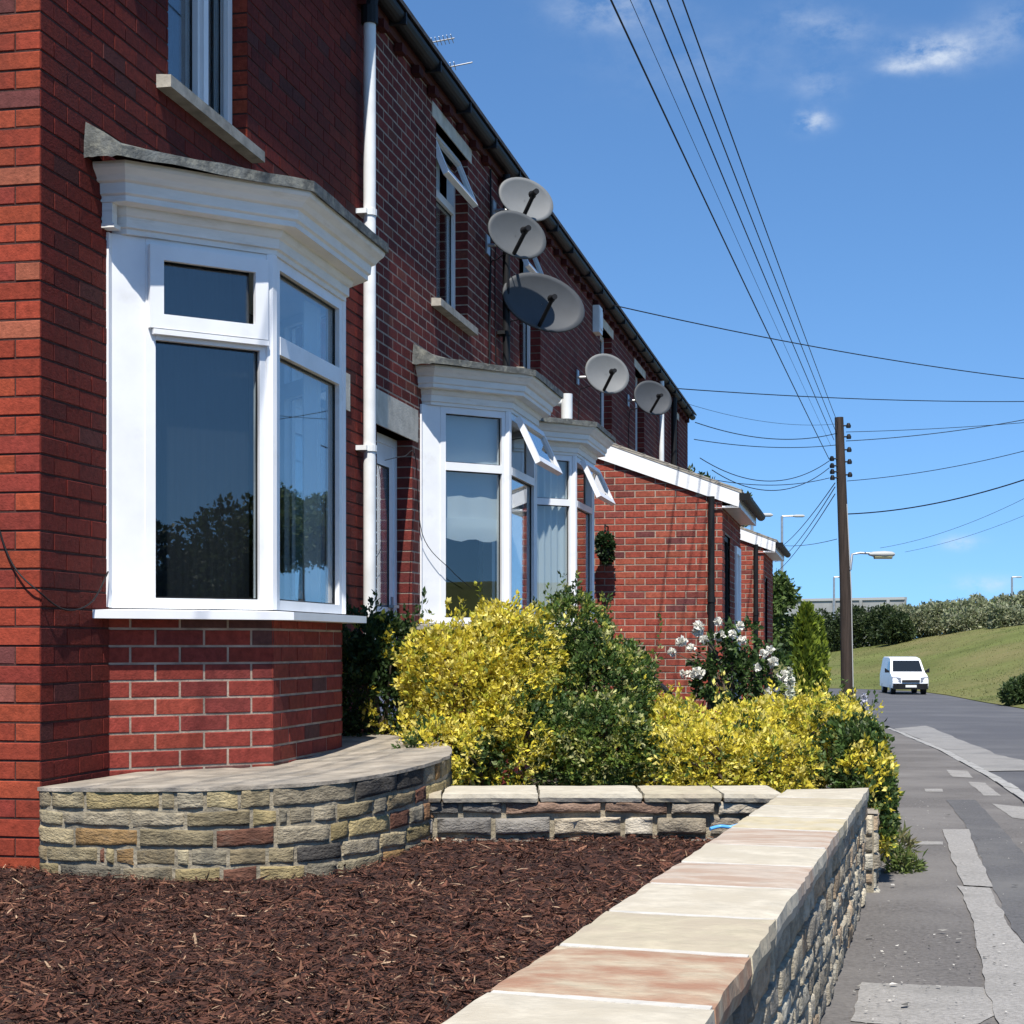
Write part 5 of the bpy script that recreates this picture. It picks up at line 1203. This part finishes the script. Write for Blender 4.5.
# ------------------------------------------------------------------ van
def van():
    Z = 82.0; c = W((903.5 - 512) / F * Z, Z, -hgt(Z) - .085); t = thing('van', 'small white van driving towards the viewer on the far road', 'van', c)
    fwd = Vector((W(-.07, -1).x, W(-.07, -1).y, 0)).normalized(); rt = Vector((fwd.y, -fwd.x, 0))  # van's own right, seen at the left
    T = lambda a, s, z: c + fwd * a + rt * s + Vector((0, 0, z))
    # side profile (a forward, z), closed, from front bottom
    prof = [(2.05, .30), (2.10, .42), (2.10, .66), (2.02, .80), (1.75, .92), (1.22, 1.06), (.62, 1.66), (.42, 1.74), (-.2, 1.80), (-1.8, 1.80), (-1.98, 1.70), (-2.05, .9), (-2.05, .32)]
    hw = lambda z: .85 if z < .95 else .85 - .15 * (z - .95) / .85
    mb = MB(); secs = []
    for s, ins in ((-1, .05), (-.93, .0), (-.5, -.0), (0, -.0), (.5, -.0), (.93, .0), (1, .05)):
        row = []
        for a, z in prof:
            k = 1 - ins * .6; bow = .06 * (1 - s * s) if a > 1 else 0
            row.append(T(a * k + bow, s * hw(z), 1.05 + (z - 1.05) * (1 - ins * .6)))
        secs.append(row)
    mb.grid(secs, closeu=True); mb.face(secs[0]); mb.face(secs[-1][::-1]); mb.build('body', M['van'], t, True)
    # windscreen, following the rake between bonnet and roof
    def quad(name, P, m, off, thk=.012):
        n = (P[1] - P[0]).cross(P[3] - P[0]).normalized(); b = MB(); b.hexa([p + n * (off - thk) for p in P] + [p + n * off for p in P]); return b.build(name, M[m], t)
    ws = lambda f, s: T(1.22 - .60 * f + .06 * (1 - s * s), s * hw(1.06 + .6 * f), 1.06 + .6 * f)
    b = MB(); nrm = (fwd * .6 + Vector((0, 0, .6))).normalized(); b.grid([[ws(f, s) + nrm * .02 for s in (-.86, -.5, 0, .5, .86)] for f in (.06, .5, .93)]); b.build('windscreen', M['van_glass'], t, True)
    for sd in (-1, 1):
        P = [(1.02, 1.08), (.10, 1.08), (.10, 1.58), (.56, 1.58)]
        b = MB(); q = [T(a, sd * (hw(z) + .008), z) for a, z in P]; b.face(q if sd > 0 else q[::-1]); q2 = [p - rt * sd * .015 for p in q]; b.grid([q, q2], closeu=True); b.build('side_window', M['van_glass'], t)
        b = MB(); b.hexa([T(1.0, sd * .86, 1.05), T(1.12, sd * .86, 1.05), T(1.12, sd * 1.06, 1.05), T(1.0, sd * 1.06, 1.05), T(1.0, sd * .86, 1.14), T(1.12, sd * .86, 1.14), T(1.12, sd * 1.06, 1.26), T(1.0, sd * 1.06, 1.26)]); b.build('mirror', M['black'], t)
        b = MB(); b.hexa([T(2.0, sd * .46, .62), T(2.18, sd * .46, .62), T(2.05, sd * .855, .64), T(1.85, sd * .83, .66), T(1.9, sd * .46, .84), T(2.11, sd * .46, .82), T(1.96, sd * .855, .86), T(1.75, sd * .82, .86)]); b.build('headlight', M['lamp_clear'], t)
        for a in (1.32, -1.28):
            b = MB(); p0, p1 = T(a, sd * .62, .30), T(a, sd * .835, .30); b.tube([p0, p1], .30, 20); w = b.build('wheel', M['rubber'], t)
            b = MB(); b.tube([T(a, sd * .836, .30), T(a, sd * .85, .30)], .18, 16); b.build('rim', M['metal'], w)
    b = MB(); b.hexa([T(1.95, -.82, .26), T(2.15, -.80, .26), T(2.15, .80, .26), T(1.95, .82, .26), T(1.97, -.86, .54), T(2.17, -.80, .54), T(2.17, .80, .54), T(1.97, .86, .54)])
    b.hexa([T(2.05, -.6, .27), T(2.205, -.6, .27), T(2.205, .6, .27), T(2.05, .6, .27), T(2.05, -.6, .54), T(2.21, -.6, .54), T(2.21, .6, .54), T(2.05, .6, .54)]); b.build('bumper', M['black'], t)
    b = MB(); b.hexa([T(2.1, -.42, .60), T(2.2, -.42, .60), T(2.2, .42, .60), T(2.1, .42, .60), T(2.1, -.42, .72), T(2.18, -.42, .72), T(2.18, .42, .72), T(2.1, .42, .72)]); b.build('grille', M['black'], t)
    b = MB(); b.hexa([T(2.20, -.26, .36), T(2.228, -.26, .36), T(2.228, .26, .36), T(2.20, .26, .36), T(2.20, -.26, .47), T(2.228, -.26, .47), T(2.228, .26, .47), T(2.20, .26, .47)]); b.build('number_plate', M['plate'], t)
van()

# ------------------------------------------------------------------ sky and light
EL, AZ = math.radians(57), math.radians(9)
sd = Vector((math.sin(AZ) * math.cos(EL), -math.cos(AZ) * math.cos(EL), math.sin(EL)))
lamp = bpy.data.lights.new('sun', 'SUN'); lamp.energy = 5.0; lamp.angle = math.radians(.5); lamp.color = (1, .955, .88)
so = bpy.data.objects.new('sun', lamp); COL.objects.link(so); so.rotation_euler = sd.to_track_quat('Z', 'Y').to_euler()
w = bpy.data.worlds.new('World'); S.world = w; w.use_nodes = True
N = w.node_tree.nodes; Lk = w.node_tree.links
sky = N.new('ShaderNodeTexSky'); sky.sky_type = 'NISHITA'; sky.sun_disc = False; sky.sun_elevation = EL; sky.sun_rotation = math.pi - AZ
sky.air_density = 1.0; sky.dust_density = .1; sky.ozone_density = 2.5; sky.altitude = 60
bg = N['Background']; bg.inputs['Strength'].default_value = .098
tc = N.new('ShaderNodeTexCoord')
lift = N.new('ShaderNodeMapping'); lift.inputs['Location'].default_value = (0, 0, .12); Lk.new(tc.outputs['Generated'], lift.inputs[0]); Lk.new(lift.outputs[0], sky.inputs['Vector'])
# small fair-weather clouds: patches of noise around chosen bearings (azimuth from +Y, elevation; degrees)
sp = N.new('ShaderNodeSeparateXYZ'); Lk.new(tc.outputs['Generated'], sp.inputs[0])
def math_n(op, a, b=None, c=None):
    n = N.new('ShaderNodeMath'); n.operation = op
    for k, v in enumerate((a, b, c)):
        if v is None: continue
        if isinstance(v, (int, float)): n.inputs[k].default_value = v
        else: Lk.new(v, n.inputs[k])
    return n.outputs[0]
az = math_n('ARCTAN2', sp.outputs[0], sp.outputs[1]); el = math_n('ARCSINE', sp.outputs[2])
nz1 = N.new('ShaderNodeTexNoise'); nz1.inputs['Scale'].default_value = 42; nz1.inputs['Detail'].default_value = 8; nz1.inputs['Roughness'].default_value = .62
mp = N.new('ShaderNodeMapping'); mp.inputs['Scale'].default_value = (1, 1, 1.7); Lk.new(tc.outputs['Generated'], mp.inputs[0]); Lk.new(mp.outputs[0], nz1.inputs['Vector'])
tot = None
def bearing(px, py):
    v = pix(px, py, 100); return math.atan2(v.x, v.y), math.asin(v.z / v.length)
for (px, py, wx, wy, amp) in [(938, 52, 38, 14, .80), (902, 66, 20, 6, .5), (812, 121, 16, 9, .75), (612, 8, 50, 18, .36), (843, 32, 34, 16, .20), (800, 18, 34, 14, .16), (820, 84, 24, 14, .22), (958, 543, 17, 6, .6), (985, 585, 28, 8, .45), (1010, 25, 30, 20, .25), (700, 60, 90, 30, .10)]:
    a0, e0 = bearing(px, py); ka, ke = F / wx, F / wy
    da = math_n('MULTIPLY', math_n('SUBTRACT', az, a0), ka); de = math_n('MULTIPLY', math_n('SUBTRACT', el, e0), ke)
    q = math_n('ADD', math_n('MULTIPLY', da, da), math_n('MULTIPLY', de, de)); g = math_n('MULTIPLY', math_n('POWER', 2.718, math_n('MULTIPLY', q, -1.0)), amp)
    tot = g if tot is None else math_n('ADD', tot, g)
mr = N.new('ShaderNodeMapRange'); mr.inputs[1].default_value = .36; mr.inputs[2].default_value = .78; Lk.new(nz1.outputs['Fac'], mr.inputs[0])
cl = math_n('MULTIPLY', math_n('SMOOTH_MIN', math_n('MULTIPLY', tot, math_n('MULTIPLY', mr.outputs[0], 2.0)), 1.0, .2), .85)
mx = N.new('ShaderNodeMix'); mx.data_type = 'RGBA'; mx.clamp_factor = True
tint = N.new('ShaderNodeMix'); tint.data_type = 'RGBA'; tint.blend_type = 'MULTIPLY'; tint.inputs[0].default_value = 1.0; tint.inputs[7].default_value = (.75, 1.06, 1.30, 1)
Lk.new(sky.outputs[0], tint.inputs[6])
Lk.new(cl, mx.inputs[0]); Lk.new(tint.outputs[2], mx.inputs[6]); mx.inputs[7].default_value = (5.6, 6.2, 7.0, 1); Lk.new(mx.outputs[2], bg.inputs['Color'])

cam = bpy.data.cameras.new('camera'); co = bpy.data.objects.new('camera', cam); COL.objects.link(co); S.camera = co
co.location = (0, 0, 0); co.rotation_euler = (math.pi / 2, 0, YAW); cam.sensor_width = 36; cam.sensor_fit = 'HORIZONTAL'; cam.lens = F / 1024 * 36
cam.shift_y = (HOR - 512) / 1024; cam.clip_start = .05; cam.clip_end = 3000
S.view_settings.view_transform = 'Standard'; S.view_settings.look = 'None'; S.view_settings.exposure = .5; S.view_settings.gamma = 1
S.cycles.caustics_reflective = False; S.cycles.caustics_refractive = False; S.cycles.max_bounces = 8; S.cycles.transparent_max_bounces = 12; S.cycles.use_denoising = True
